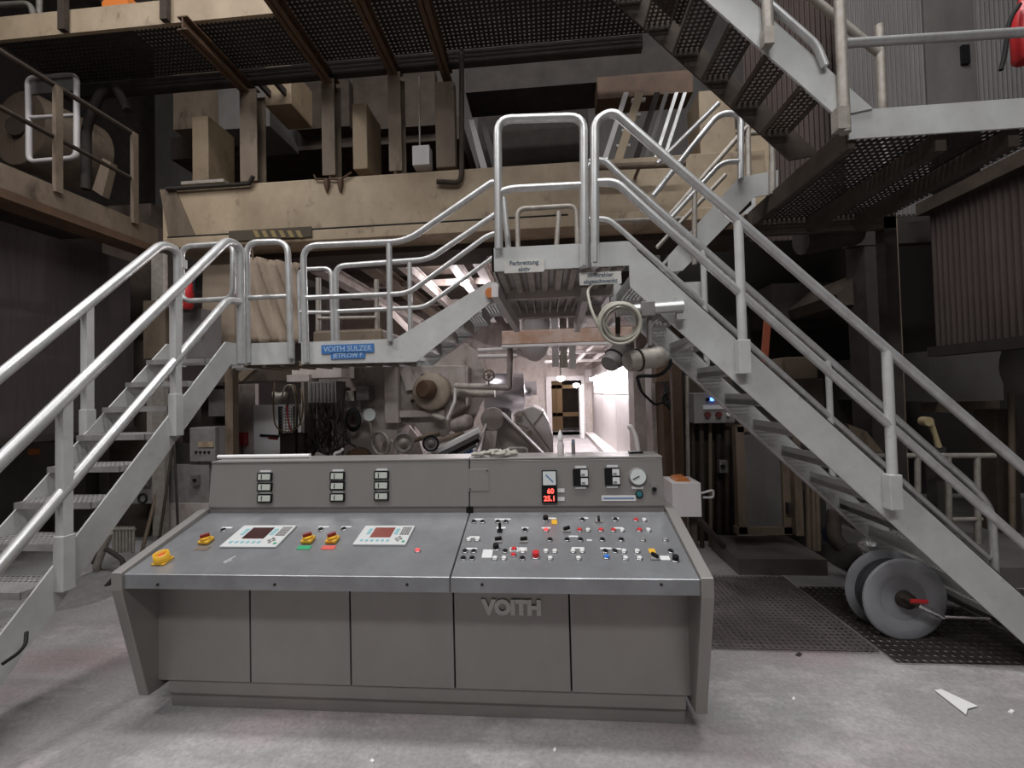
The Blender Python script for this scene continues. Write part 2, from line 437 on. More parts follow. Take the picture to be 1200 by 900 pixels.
# side plates
for x0 in (XL, XR - TH):
    MB().prism([(x0, YF - 0.012, ZF + 0.012), (x0, YK, ZK + 0.03), (x0, 2.9, ZK + 0.03), (x0, 2.9, 0.11), (x0, YC + 0.02, 0.11), (x0, YC - 0.06, 0.115), (x0, YF - 0.012, ZF - 0.075)],
               (TH, 0, 0)).build('side_panel', S, con, bevel=0.004)
# cabinet carcass, plinth
MB().box(XL + TH, XR - TH, YC + 0.03, 2.85, 0.14, 0.76).build('carcass', M['dark'], con)
MB().box(XL + 0.1, XR - 0.075, YC + 0.012, 2.85, 0.082, 0.152).build('plinth_rail', S, con, bevel=0.003)
MB().box(XL + 0.1, XR - 0.075, YC + 0.032, 2.85, 0.0, 0.076).build('plinth', S, con, bevel=0.003)
edges = [ax(181.5, YC, 740), ax(293, YC, 740), ax(410.5, YC, 740), ax(532, YC, 740), ax(668, YC, 740), ax(811, YC, 740)]
for i in range(5):
    MB().box(edges[i] + 0.004, edges[i + 1] - 0.004, YC, YC + 0.03, 0.158, 0.728).build('front_panel', S, con, bevel=0.003)
# desk plates (a sheet with a folded front lip)
for a, b in ((XL + TH, XJ - 0.003), (XJ + 0.003, XR - TH)):
    t = 0.02
    MB().prism([(a, YF, ZF), (a, YK + 0.03, ZK + 0.008), (a, YK + 0.03, ZK - t), (a, YF + t, ZF - t), (a, YF + t, ZF - 0.072), (a, YF, ZF - 0.072)],
               (b - a, 0, 0)).build('desk_plate', M['desk'], con, bevel=0.004)
    for px in ((185, 322, 477) if a < XJ else (565, 775)):
        q = A(px, 685, YF)
        MB().cyl(q + Vector((0, -0.004, 0)), q, 0.007, 10).build('screw', M['dark'], con)
# upper instrument panel
PT = 1.255
def up_y(z): return 2.505 + (z - ZK) * 0.12
for a, b in ((XL + TH + 0.004, XJ - 0.003), (XJ + 0.003, XR - TH - 0.004)):
    p = MB().prism([(a, up_y(0.99), 0.99), (a, up_y(PT), PT), (a, up_y(PT) + 0.19, PT + 0.012), (a, 2.82, 0.9), (a, up_y(0.99) + 0.03, 0.9), (a, up_y(0.99) + 0.02, 0.975)],
                   (b - a, 0, 0)).build('instrument_panel', S, con, bevel=0.004)
    MB().box(a, b, 2.525, 2.56, 0.935, 0.985).build('kick_strip', S, con)
    MB().box(a - 0.002, b + 0.002, up_y(PT) - 0.004, up_y(PT) + 0.2, PT, PT + 0.014).build('top_cap', S, con, bevel=0.004)
DS = Vector((0, YK - YF, ZK - ZF)).normalized()          # up the desk
DN = Vector((0, -DS.z, DS.y))                            # out of the desk
def desk(px, py):
    d = ray(px, py); o = Vector((0, 0, EYE)); p0 = Vector((0, YF, ZF))
    return o + d * ((p0 - o).dot(DN) / d.dot(DN))
UPV = Vector((0, 0.12, 1)).normalized(); UN = Vector((0, -1, 0.12)).normalized()
def upan(px, py):
    d = ray(px, py); o = Vector((0, 0, EYE)); p0 = Vector((0, up_y(0.99), 0.99))
    return o + d * ((p0 - o).dot(UN) / d.dot(UN))
EX = Vector((1, 0, 0))
def dplate(px0, py0, px1, py1, fn, nrm, upv, h=0.004):
    c0, c1 = fn(px0, (py0 + py1) / 2), fn(px1, (py0 + py1) / 2); t0, t1 = fn((px0 + px1) / 2, py0), fn((px0 + px1) / 2, py1)
    hw = abs(c1.x - c0.x) / 2; hh = (t0 - t1).length / 2
    c = Vector(((c0.x + c1.x) / 2, (t0.y + t1.y) / 2, (t0.z + t1.z) / 2))
    return MB().obox(c + nrm * h / 2, EX * hw, upv * hh, nrm * h / 2), c, hw, hh
def Zp(x, y): return 520 + x / 3.75, 520 + y / 3.75       # close-up of the right half
def Zl(x, y): return 220 + x / 3.75, 520 + y / 3.75       # close-up of the left half
# --- push buttons: one mesh for ring and cap, then copies
def button_mesh(r, h, capmat):
    o = Vector((0, 0, 0))
    ring = MB().lathe(o, DN, [(0, r * 1.35), (0.004, r * 1.35), (0.006, r * 1.05)], 14).mesh('push_button', o)
    ring.materials.append(M['ring'])
    cap = MB().lathe(o, DN, [(0.003, r), (h, r), (h + 0.002, r * 0.8)], 14).mesh('cap', o); cap.materials.append(capmat)
    return ring, cap
BT = {k: button_mesh(0.0125, 0.010, M[v]) for k, v in dict(k='black', r='red', w='whitebtn', b='blue', g='boxgrey', R='redlit').items()}
BT['K'] = button_mesh(0.015, 0.026, M['black']); BT['M'] = button_mesh(0.017, 0.03, M['red'])
def button(px, py, kind):
    p = desk(px, py); ring, cap = BT[kind]
    o = bpy.data.objects.new('push_button', ring); COL.objects.link(o); W[o.name] = p; o.parent = con; o.location = p - W[con.name]
    c = bpy.data.objects.new('cap', cap); COL.objects.link(c); W[c.name] = p; c.parent = o
rows = {345: '133k 170k 238k 273k', 336: '448K 609k 754k', 338: '845r 881w', 382: '357k 450R 597r 634w 691r 746r 784w 860r 899w',
        424: '110w 148w 467k 542k 601k 697k 780k 875g 974g', 475: '94k 132k 270k 449w 488w 568w 608w 710k 753k 792w 850w 997k 348w',
        462: '230K', 506: '86k 125k 225w 265w 346k 468w 592w 799w 860w', 501: '716b', 492: '306r', 498: '405M', 466: '309r', 513: '1018K'}
for y, s in rows.items():
    for w in s.split():
        button(*Zp(float(w[:-1]), y), w[-1])
for q in ((262, 621.5), (376, 621), (403, 620.5)): button(q[0], q[1], 'k')
button(489.5, 646, 'R')
# --- rotary selectors
def selector(px, py, ang=0.6):
    p = desk(px, py)
    s = MB().obox(p + DN * 0.003, EX * 0.022, DS * 0.022, DN * 0.003).build('selector_switch', M['boxgrey'], con)
    a = EX * cos(ang) + DS * sin(ang); b = EX * -sin(ang) + DS * cos(ang)
    MB().obox(p + DN * 0.013, a * 0.018, b * 0.006, DN * 0.008).build('lever', M['black'], s)
for q, an in ((Zp(681, 338), 1.5), (Zp(540, 380), 0.5), (Zp(240, 426), 0.2), (Zp(352, 426), 0.2), (Zp(928, 500), 2.3)): selector(q[0], q[1], an)
q = desk(*Zp(247, 385)); lv = MB().obox(q + DN * 0.003, EX * 0.014, DS * 0.014, DN * 0.003).build('toggle_lever', M['black'], con)
MB().tube([q, q + DN * 0.045 + DS * 0.01], 0.008, 10).build('stick', M['black'], lv)
# --- white legend strips and plates
for x, y, w, h in ((155, 333, 40, 6), (260, 333, 70, 6), (252, 370, 40, 8), (358, 371, 30, 6), (467, 329, 55, 6), (617, 328, 36, 6), (755, 329, 30, 6), (450, 371, 40, 6),
                   (570, 408, 40, 6), (135, 411, 44, 6), (122, 462, 48, 7), (590, 459, 56, 6), (712, 461, 50, 7), (767, 463, 24, 6), (192, 484, 44, 36), (309, 466, 38, 18), (348, 466, 34, 18), (970, 503, 46, 18),
                   (640, 425, 22, 6), (768, 371, 40, 6)):
    X0, Y0 = Zp(x - w / 2, y - h / 2); X1, Y1 = Zp(x + w / 2, y + h / 2)
    m, *_ = dplate(X0, Y0, X1, Y1, desk, DN, DS, 0.002); m.build('legend_plate', M['label'], con)
for x, y, w, h in ((486, 345, 24, 20), (915, 472, 28, 18)):
    X0, Y0 = Zp(x - w / 2, y - h / 2); X1, Y1 = Zp(x + w / 2, y + h / 2)
    m, *_ = dplate(X0, Y0, X1, Y1, desk, DN, DS, 0.003); m.build('yellow_plate', M['yellow'], con)
for x, y, w, h in ((172, 370, 44, 5), (360, 371, 46, 5), (410, 371, 46, 5), (598, 366, 44, 5), (697, 366, 44, 5), (893, 364, 44, 6)):
    X0, Y0 = Zl(x - w / 2, y - h / 2); X1, Y1 = Zl(x + w / 2, y + h / 2)
    m, *_ = dplate(X0, Y0, X1, Y1, desk, DN, DS, 0.002); m.build('legend_plate', M['label'], con)
# --- operator terminals
for (x0, y0, x1, y1, scr) in ((272, 619.5, 336, 640.5, 'screen'), (421, 618.5, 481, 639.5, 'screen_red')):
    m, c, hw, hh = dplate(x0, y0, x1, y1, desk, DN, DS, 0.012)
    t = m.build('operator_terminal', M['hmi'], con, bevel=0.003)
    top = c + DN * 0.0125
    MB().obox(top + EX * hw * -0.12 + DS * hh * 0.22, EX * hw * 0.40, DS * hh * 0.52, DN * 0.001).build('screen', M[scr], t)
    for i in range(6): MB().obox(top + EX * hw * (-0.75 + i * 0.2) + DS * hh * -0.62, EX * hw * 0.05, DS * hh * 0.08, DN * 0.002).build('function_key', M['hmikey'], t)
    for a_ in (-0.66, 0.42):
        for i in range(3): MB().obox(top + EX * hw * a_ + DS * hh * (0.1 + i * 0.22), EX * hw * 0.07, DS * hh * 0.07, DN * 0.002).build('function_key', M['hmikey'], t)
    kg = MB()
    for i in range(4):
        for j in range(4): kg.obox(top + EX * hw * (0.62 + i * 0.09) + DS * hh * (0.05 + j * 0.22), EX * hw * 0.035, DS * hh * 0.08, DN * 0.002)
    kg.build('number_keys', M['boxgrey'], t)
    for a, b in ((0.55, -0.45), (0.72, -0.45), (0.635, -0.28), (0.635, -0.62)): MB().obox(top + EX * hw * a + DS * hh * b, EX * hw * 0.05, DS * hh * 0.07, DN * 0.002).build('arrow_key', M['boxgrey'], t)
    MB().obox(top + EX * hw * 0.86 + DS * hh * -0.72, EX * hw * 0.05, DS * hh * 0.07, DN * 0.002).build('enter_key', M['green'], t)
# --- yellow and red repair switches with their labels
def repair_switch(px, py, lab):
    p = desk(px, py)
    s = MB().obox(p + DN * 0.012, EX * 0.030, DS * 0.028, DN * 0.010).build('repair_switch', M['yellow'], con, bevel=0.006)
    MB().lathe(p + DN * 0.022, DN, [(0, 0.027), (0.012, 0.025)], 16).build('collar', M['yellow'], s)
    a = EX * 0.8 + DS * 0.6
    MB().obox(p + DN * 0.042, a * 0.022, a.cross(DN) * 0.007, DN * 0.010).build('handle', M['darkred'], s, bevel=0.003)
    q = desk(px - 5, py + 7.5)
    MB().obox(q + DN * 0.0015, EX * 0.036, DS * 0.016, DN * 0.0015).build('coloured_label', lab, con)
repair_switch(242, 635.5, M['brownlabel']); repair_switch(361.5, 634.5, M['green']); repair_switch(390, 634.5, M['redlabel'])
p = desk(191, 658)
es = MB().obox(p + DN * 0.004, EX * 0.036, DS * 0.034, DN * 0.004).build('emergency_stop', M['yellow'], con, bevel=0.003)
MB().lathe(p, DN, [(0.006, 0.037), (0.05, 0.034), (0.05, 0.028), (0.01, 0.028)], 24).build('guard_collar', M['yellow'], es)
MB().lathe(p, DN, [(0, 0.014), (0.02, 0.014), (0.024, 0.022), (0.034, 0.022), (0.038, 0.015)], 18).build('mushroom_head', M['red'], es)
# scratches of white paint
sc = MB()
for a, b in (((262, 659), (276, 652)), ((263, 660), (272, 656))):
    sc.tube([desk(*a) + DN * 0.001, desk(*b) + DN * 0.001], 0.002, 4)
sc.build('paint_scratch', M['white'], con)
# --- three columns of small meters
for cx, ys in ((311, (559, 571, 584)), (396, (558, 569.5, 583)), (447.5, (557, 569, 581.5))):
    for y in ys:
        m, c, hw, hh = dplate(cx - 8.5, y - 5, cx + 8.5, y + 4.5, upan, UN, UPV, 0.012)
        mt = m.build('panel_meter', M['black'], con)
        MB().obox(c + UN * 0.0125, EX * hw * 0.82, UPV * hh * 0.72, UN * 0.001).build('meter_face', M['meterface'], mt)
        MB().obox(c + UN * 0.014 + EX * hw * -0.35, EX * 0.0025, UPV * hh * 0.55, UN * 0.001).build('needle', M['black'], mt)
        MB().obox(c + UN * 0.0015 + UPV * (hh + 0.009), EX * hw * 0.75, UPV * 0.006, UN * 0.0015).build('legend_plate', M['label'], con)
# --- instruments on the right half
m, c, hw, hh = dplate(635, 551, 652.5, 569.5, upan, UN, UPV, 0.016); mt = m.build('square_meter', M['black'], con)
MB().obox(c + UN * 0.0165, EX * hw * 0.86, UPV * hh * 0.86, UN * 0.001).build('meter_face', M['dialface'], mt)
MB().beam(c + UN * 0.018 + EX * 0.02 - UPV * 0.02, c + UN * 0.018 - EX * 0.02 + UPV * 0.02, 0.003, 0.006).build('needle', M['signblue'], mt)
m, c, hw, hh = dplate(635, 570, 653, 589, upan, UN, UPV, 0.016); mt = m.build('digital_display', M['black'], con)
text('60', 'digits', M['redled'], mt, c + UN * 0.017 + UPV * hh * 0.42 + EX * 0.006, EX, UPV, 0.04, 0.0005, bold=0.001)
text('25.1', 'digits', M['redled'], mt, c + UN * 0.017 - UPV * hh * 0.48, EX, UPV, 0.04, 0.0005, bold=0.001)
for a, b in ((653.5, 572.5), (653.5, 582.5)):
    m, *_ = dplate(a, b, a + 8, b + 4.5, upan, UN, UPV, 0.003); m.build('legend_plate', M['label'], con)
for x0, y0 in ((671.5, 549.5), (708.5, 548.5)):
    m, c, hw, hh = dplate(x0, y0, x0 + 18, y0 + 19.5, upan, UN, UPV, 0.014); mt = m.build('double_meter', M['black'], con)
    for s in (-1, 1):
        MB().obox(c + UN * 0.0145 + EX * hw * 0.45 + UPV * hh * 0.5 * s, EX * hw * 0.46, UPV * hh * 0.4, UN * 0.001).build('meter_face', M['label'], mt)
        MB().obox(c + UN * 0.0165 + EX * hw * 0.3 + UPV * hh * (0.5 * s - 0.18), EX * hw * 0.22, UPV * hh * 0.12, UN * 0.001).build('scale_mark', M['boxgrey'], mt)
    for yy in (y0 - 3.6, y0 + 20.5):
        m, *_ = dplate(x0 + 2.5, yy, x0 + 15.5, yy + 2.8, upan, UN, UPV, 0.003); m.build('legend_plate', M['label'], con)
c = upan(747, 558.5); g = MB().lathe(c, UN, [(0, 0.052), (0.014, 0.052), (0.018, 0.046)], 28).build('pressure_gauge', M['boxgrey'], con)
MB().lathe(c, UN, [(0.0175, 0.044), (0.0185, 0.044)], 28).build('dial', M['dialface'], g)
MB().beam(c + UN * 0.02 + EX * 0.008 + UPV * 0.004, c + UN * 0.02 - EX * 0.03 - UPV * 0.014, 0.004, 0.004).build('needle', M['black'], g)
m, *_ = dplate(740.5, 570, 754, 573, upan, UN, UPV, 0.003); m.build('legend_plate', M['label'], con)
m, c, hw, hh = dplate(705, 580.5, 745, 587, upan, UN, UPV, 0.003); lp = m.build('name_plate', M['label'], con)
MB().obox(c + UN * 0.004, EX * hw * 0.9, UPV * 0.003, UN * 0.0005).build('blue_line', M['signblue'], lp)
c = upan(749, 579); g = MB().lathe(c, UN, [(0, 0.022), (0.008, 0.022)], 18).build('key_lock', M['black'], con)
MB().lathe(c, UN, [(0.008, 0.016), (0.011, 0.014)], 16).build('lock_core', M['greenteal'], g)
c = upan(766, 573); g = MB().obox(c + UN * 0.004 + UPV * 0.008, EX * 0.014, UPV * 0.02, UN * 0.004).build('knob_plate', M['boxgrey'], con)
MB().lathe(c, UN, [(0.006, 0.012), (0.026, 0.012)], 14).build('knob', M['black'], g)
m, c, hw, hh = dplate(549, 549.5, 573, 575.5, upan, UN, UPV, 0.003); m.build('blanking_plate', S, con, bevel=0.001)
for a, b in ((551, 573), (571, 551.5)):
    q = upan(a, b); MB().lathe(q, UN, [(0, 0.005), (0.006, 0.005)], 8).build('screw', M['dark'], con)
# dark gap between the two halves
MB().box(XJ - 0.02, XJ + 0.02, 2.515, 2.524, 0.94, 0.985).build('joint_cover', M['black'], con)
# --- cast lettering
c = A(600, 712, YC)
text('VOITH', 'lettering', M['letters'], con, (c.x, YC - 0.002, c.z), (1, 0, 0), (0, 0, 1), 0.098, 0.006, bold=0.006)

# --- things lying on the console
tp = PT + 0.014
o = MB().tube([(ax(256, 2.64, 543), 2.64, tp + 0.014), (ax(364, 2.64, 541), 2.635, tp + 0.014)], 0.014, 10).build('plastic_tube', M['white'])
tag(o, 'white plastic tube lying on the control desk top above the small meters', 'tube')
rg = MB()
for i in range(9):
    a = Vector((ax(562 + i * 5, 2.62, 535), 2.6 + random.uniform(-0.04, 0.06), tp + 0.006))
    pts = [a + Vector((random.uniform(-0.05, 0.05), random.uniform(-0.05, 0.05), 0.004 + random.uniform(0, 0.022) + (0 if k % 2 else 0.006))) for k in range(5)]
    rg.tube(fillet(pts, 0.03, 3), 0.011, 6)
tag(rg.build('rag', M['rag']), 'crumpled dirty cleaning rag on top of the control desk', 'rag')
b0 = Vector((ax(657, 2.66, 530), 2.66, tp))
sb = thing('spray_bottle', 'pale pointed squeeze bottle standing on the control desk top', 'bottle', b0)
MB().lathe(b0, (0, 0, 1), [(0, 0.02), (0.06, 0.021), (0.085, 0.012)], 14).build('body', M['pale'], sb)
MB().lathe(b0, (0, 0, 1), [(0.085, 0.017), (0.11, 0.018), (0.15, 0.003)], 14).build('nozzle', M['white'], sb)
b0 = Vector((ax(672, 2.66, 530), 2.66, tp))
sb = thing('marker_pen', 'short dark blue felt marker standing on the control desk top', 'pen', b0)
MB().lathe(b0, (0, 0, 1), [(0, 0.012), (0.055, 0.012)], 12).build('body', M['boxgrey'], sb)
MB().lathe(b0, (0, 0, 1), [(0.055, 0.011), (0.088, 0.010), (0.092, 0.005)], 12).build('pen_cap', M['ink'], sb)
b0 = Vector((ax(746, 2.66, 532), 2.66, tp))
sb = thing('lamp_holder', 'bent pale metal handle on black foot on the control desk top', 'handle', b0)
MB().box(b0.x - 0.045, b0.x + 0.035, 2.64, 2.69, tp, tp + 0.012).build('foot', M['black'], sb)
MB().tube(fillet([b0 + Vector((0.01, 0, 0.01)), b0 + Vector((0.0, 0, 0.10)), b0 + Vector((-0.03, 0, 0.165)), b0 + Vector((-0.05, 0, 0.16))], 0.05), 0.014, 10).build('arm', M['pale'], sb)
# ================================================================== staircase at the left
G, SG, TR = M['galv'], M['stair_grey'], M['tread']
RT = 0.026
def tread_mesh(w, d, t=0.035, axis='x', pitch=0.03):
    # perforated tread with folded edges, width w along x and depth d along y (or swapped)
    m = MB()
    if axis == 'x': a, b = w, d
    else: a, b = d, w
    m.perf((-a / 2, -b / 2, 0), (a, 0, 0), (0, b, 0), max(2, round(a / pitch)), max(2, round(b / pitch)), 0.30)
    e = 0.006
    m.box(-a / 2, a / 2, -b / 2, -b / 2 + e, -t, 0.001); m.box(-a / 2, a / 2, b / 2 - e, b / 2, -t, 0.001)
    m.box(-a / 2, -a / 2 + e, -b / 2, b / 2, -t, 0.001); m.box(a / 2 - e, a / 2, -b / 2, b / 2, -t, 0.001)
    return m
def add_treads(parent, m, spots, material=None):
    me = m.mesh('tread', Vector((0, 0, 0))); me.materials.append(material or TR)
    for p in spots:
        o = bpy.data.objects.new('tread', me); COL.objects.link(o); W[o.name] = Vector(p)
        o.parent = parent; o.location = Vector(p) - W[parent.name]
XA, XB = -2.6, -3.1
SL = 1.08
def st_top(y): return 1.45 + SL * (y - 2.65)
def st_hand(y): return 2.13 + SL * (y - 2.5)
def st_mid(y): return 1.75 + SL * (y - 2.6)
ls = thing('staircase', 'light grey steel stairs with tube handrails climbing to the walkway with blue signs', 'stairs', ((XA + XB) / 2, 2.4, 0))
yb = 2.65 - 1.45 / SL
for x in (XA, XB - 0.012):
    MB().prism([(x, yb, 0), (x, 3.275, 2.13), (x, 3.46, 2.13), (x, 3.46, 1.95), (x, 3.33, 1.95), (x, yb + 0.24 / SL, 0)], (0.012, 0, 0)).build('stringer', SG, ls)
add_treads(ls, tread_mesh(XA - XB - 0.01, 0.20), [((XA + XB) / 2, 3.18 - 0.1655 * k, 1.98 - 0.1788 * k) for k in range(11)])
for x, posts in ((XA + 0.035, (1.45, 2.085, 2.775)), (XB - 0.035, (1.5, 2.69))):
    MB().tube(fillet([(x, 1.36, st_top(1.36) + 0.05), (x, 1.36, st_hand(1.36)), (x, 3.27, st_hand(3.27) - 0.0), (x, 3.42, st_hand(3.27) - 0.0), (x, 3.42, 1.96)], 0.11), 0.033, 12).build('handrail', G, ls)
    MB().tube(fillet([(x, 1.36, st_mid(1.36)), (x, 3.27, st_mid(3.27)), (x, 3.41, st_mid(3.27) + 0.01)], 0.08), 0.029, 12).build('middle_rail', G, ls)
    for y in posts:
        MB().box(x - 0.024, x + 0.024, y - 0.024, y + 0.024, st_top(y) - 0.12, st_hand(y)).build('post', SG, ls)
        MB().box(x - 0.03, x + 0.03, y - 0.032, y + 0.032, st_top(y) - 0.17, st_top(y) + 0.12).build('post_sleeve', SG, ls, bevel=0.004)
# closing gate loop between the two rails at the stair head
gl = thing('stair_gate', 'swinging tube loop gate closing the head of the walkway stairs', 'gate', ((XA + XB) / 2, 3.5, 2.3))
p = [A(x, y, 3.5) for x, y in ((213, 320), (213, 289), (273, 285), (273, 350), (213, 353), (213, 318))]
MB().tube(fillet(p, 0.09), 0.022, 10).build('loop', G, gl)
MB().pbox(206, 303, 213, 313, 3.46, 0.06).build('hinge', SG, gl)

# ================================================================== lower walkway with ramp steps
YW, YWR = 3.5, 4.02
wk = thing('walkway', 'grey raised steel walkway with short steps climbing to the bridge', 'walkway', (-1.6, 3.7, 0))
zt, zb = az(403, YW, 352), az(426, YW, 352)
x0, x1, x2 = ax(287, YW), ax(345, YW), ax(353, YW)
MB().box(x0, x1, YW, YW + 0.012, zb, zt + 0.02).build('toe_board', SG, wk)
def pl(pts, Y, d, name, m, par): return MB().ppoly(pts, Y, d).build(name, m, par)
ramp_pts = [(353, 401), (463, 397), (573, 330), (585, 331), (585, 346), (488, 424), (353, 427)]
pl(ramp_pts, YW, 0.012, 'ramp_stringer', SG, wk)
rp = [A(x, y, YW) for x, y in ramp_pts]
r2 = [Vector((q.x, YWR, q.z)) for q in rp]; r2.reverse()
MB().prism([r2[i] for i in range(7)], (0, 0.012, 0)).build('ramp_stringer', SG, wk)
zd = zb + 0.03
MB().perf((XB, YW + 0.06, zd), (rp[1].x + 0.1 - XB, 0, 0), (0, YWR - YW - 0.06, 0), 58, 14, 0.30).build('deck', TR, wk)
for k in range(9):
    xx = x0 + (rp[1].x - x0) * k / 8
    MB().box(xx - 0.02, xx + 0.02, YW + 0.012, YWR, zb - 0.02, zd - 0.005).build('deck_bearer', M['cream_dark'], wk)
n = 5
tr_sp = []
for k in range(n):
    f = (k + 0.7) / n
    tr_sp.append((rp[1].x + 0.075 + (rp[2].x - rp[1].x - 0.02) * f, (YW + YWR) / 2 + 0.005, zd + 0.02 + (rp[2].z - rp[1].z) * f))
add_treads(wk, tread_mesh(0.17, YWR - YW - 0.012), tr_sp)
for (x, y, z) in tr_sp:
    MB().box(x + 0.08, x + 0.086, YW + 0.012, YWR, z - 0.02, z + 0.075).build('riser', M['galv_dirty'], wk)
MB().box(XB, x0 - 0.01, 4.0, 4.015, 1.95, 2.1).build('toe_board', SG, wk)
# legs of the walkway
for px, Y in ((268, 3.95),):
    x = ax(px, Y); MB().box(x - 0.04, x + 0.04, Y, Y + 0.08, 0, zd - 0.02).build('leg', M['cream_dark'], wk)
# removable frame and rails
def U(pts, Y, r, name, par, m=None, fr=0.09, n=10): return MB().tube(fillet([A(x, y, Y) for x, y in pts], fr), r, n).build(name, m or G, par)
U([(290, 425), (289, 284), (337, 283), (341, 420)], YW - 0.02, RT, 'rail_frame', wk, fr=0.11)
U([(290, 349), (340, 347)], YW - 0.02, 0.02, 'middle_rail', wk)
U([(359, 425), (355, 288), (476, 283), (580, 211), (585, 226), (585, 300)], YW - 0.02, RT, 'handrail', wk, fr=0.13)
U([(358, 349), (478, 344), (570, 277), (582, 273)], YW - 0.02, 0.021, 'middle_rail', wk)
U([(457, 400), (456, 284)], YW - 0.02, 0.024, 'post', wk)
U([(395, 402), (393, 312), (502, 304), (582, 250), (590, 250)], YWR - 0.02, RT, 'handrail', wk, fr=0.1)
U([(394, 365), (498, 360), (580, 300)], YWR - 0.02, 0.021, 'middle_rail', wk)
U([(481, 400), (480, 308)], YWR - 0.02, 0.022, 'post', wk)
U([(352, 402), (350, 316), (388, 314), (390, 400)], YWR - 0.02, 0.02, 'rail_frame', wk, fr=0.08)
U([(351, 366), (390, 366)], YWR - 0.02, 0.018, 'middle_rail', wk)
c = A(575, 344, YW - 0.005)
MB().cyl(c + Vector((0, -0.035, 0)), c + Vector((0, 0.03, 0)), 0.042, 18).build('tube_end', M['orange'], wk)
# blue signs on the walkway
def sign(name, x0, y0, x1, y1, Y, lines, mt, inkm, label, size, par=None):
    a = A(x0, (y0 + y1) / 2, Y); b = A(x1, (y0 + y1) / 2, Y); t = A((x0 + x1) / 2, y0, Y).z; u = A((x0 + x1) / 2, y1, Y).z
    s = thing(name, label, 'sign', ((a.x + b.x) / 2, Y, u))
    MB().box(a.x, b.x, Y - 0.006, Y, u, t).build('plate', mt, s)
    nl = len(lines)
    for i, l in enumerate(lines):
        text(l, 'lettering', inkm, s, ((a.x + b.x) / 2, Y - 0.0065, t - (t - u) * (i + 0.5) / nl), (1, 0, 0), (0, 0, 1), size, 0.0006, bold=0.001)
    return s
sign('name_sign', 377, 403.5, 438.5, 414, YW - 0.001, ['VOITH SULZER'], M['signblue'], M['signtext'], 'blue sign reading VOITH SULZER on the walkway toe board', 0.063)
sign('name_sign', 388, 413, 428, 420.5, YW - 0.001, ['JETFLOW F'], M['signblue'], M['signtext'], 'small blue sign reading JETFLOW under the larger blue sign', 0.052)

# ================================================================== bridge platform
YB = 2.65
br = thing('bridge_platform', 'grey steel bridge platform with tube rails at the head of the bridge stairs', 'platform', (0.1, 3.3, 0))
bz0, bz1 = 2.42, 2.57
bx0, bx1 = ax(580, YB), 0.53
MB().box(bx0, bx1, YB, YB + 0.012, bz0, bz1).build('toe_board', SG, br)
MB().box(bx0, bx0 + 0.012, YB, 3.48, bz0, bz1).build('toe_board', SG, br)
# corrugated decking seen from below: trapezoid ribs running along the bridge
for k in range(9):
    xx = bx0 + 0.05 + k * (bx1 - bx0 - 0.1) / 8
    MB().prism([(xx - 0.035, YB + 0.02, bz0 + 0.03), (xx - 0.02, YB + 0.02, bz0 - 0.005), (xx + 0.02, YB + 0.02, bz0 - 0.005), (xx + 0.035, YB + 0.02, bz0 + 0.03)], (0, 0.56, 0)).build('deck_rib', M['galv_dirty'], br)
MB().box(bx0, bx1, YB + 0.012, 4.1, bz0 + 0.03, bz0 + 0.045).build('deck', M['tread'], br)
MB().box(bx0, bx1, YB + 0.60, YB + 0.66, bz0 - 0.045, bz0 + 0.03).build('cross_bearer', M['pink'], br)
for k in range(10):
    xx = bx0 + 0.1 + k * 0.068
    MB().box(xx - 0.006, xx + 0.006, YB + 0.68, YB + 1.3, bz0 - 0.03, bz0 + 0.03).build('grating_bar', M['galv_dirty'], br)
MB().box(bx0 + 0.05, bx1 - 0.05, YB + 0.68, YB + 0.70, bz0 - 0.035, bz0 + 0.03).build('grating_edge', M['pale'], br)
MB().box(bx0, bx1, YB + 1.34, YB + 1.44, bz0 - 0.06, bz0 + 0.03).build('cross_bearer', M['pink'], br)
# sloping brackets under the platform
MB().beam(A(580, 340, 3.0), A(606, 383, 3.9), 0.05, 0.1).build('bracket', M['pale'], br)
MB().beam(A(686, 345, 3.0), A(676, 383, 3.9), 0.05, 0.1).build('bracket', M['pale'], br)
# extension of the deck toward the upper stairs
MB().box(bx1, 1.25, 3.47, 4.1, bz0 + 0.02, bz0 + 0.045).build('deck', M['tread'], br)
MB().box(bx1, 1.25, 3.465, 3.477, bz0 - 0.05, bz0 + 0.08).build('toe_board', SG, br)
# legs
for x, y in ((1.2, 4.02),):
    MB().box(x - 0.04, x + 0.04, y, y + 0.08, 0, bz0).build('leg', M['rust'], br)
U([(584.5, 292), (583, 140), (684, 137), (684.5, 312)], YB - 0.03, RT, 'rail_frame', br, fr=0.09, n=14)
U([(584, 292), (583, 226), (600, 221), (682, 217)], YB - 0.028, 0.022, 'middle_rail', br, fr=0.07)
MB().pbox(680, 286, 688, 312, YB - 0.05, 0.05).build('post_sleeve', SG, br)
U([(590, 232), (596, 292)], YB + 0.25, 0.02, 'post', br)
for pts in ([(607, 292), (606, 245), (675, 241), (677, 288)], [(652, 290), (655, 248)]):
    U(pts, 4.05, 0.024, 'rail_frame', br, m=M['galv_dirty'], fr=0.08)
U([(688, 300), (687, 193), (712, 187)], 3.42, 0.022, 'post', br, fr=0.06)

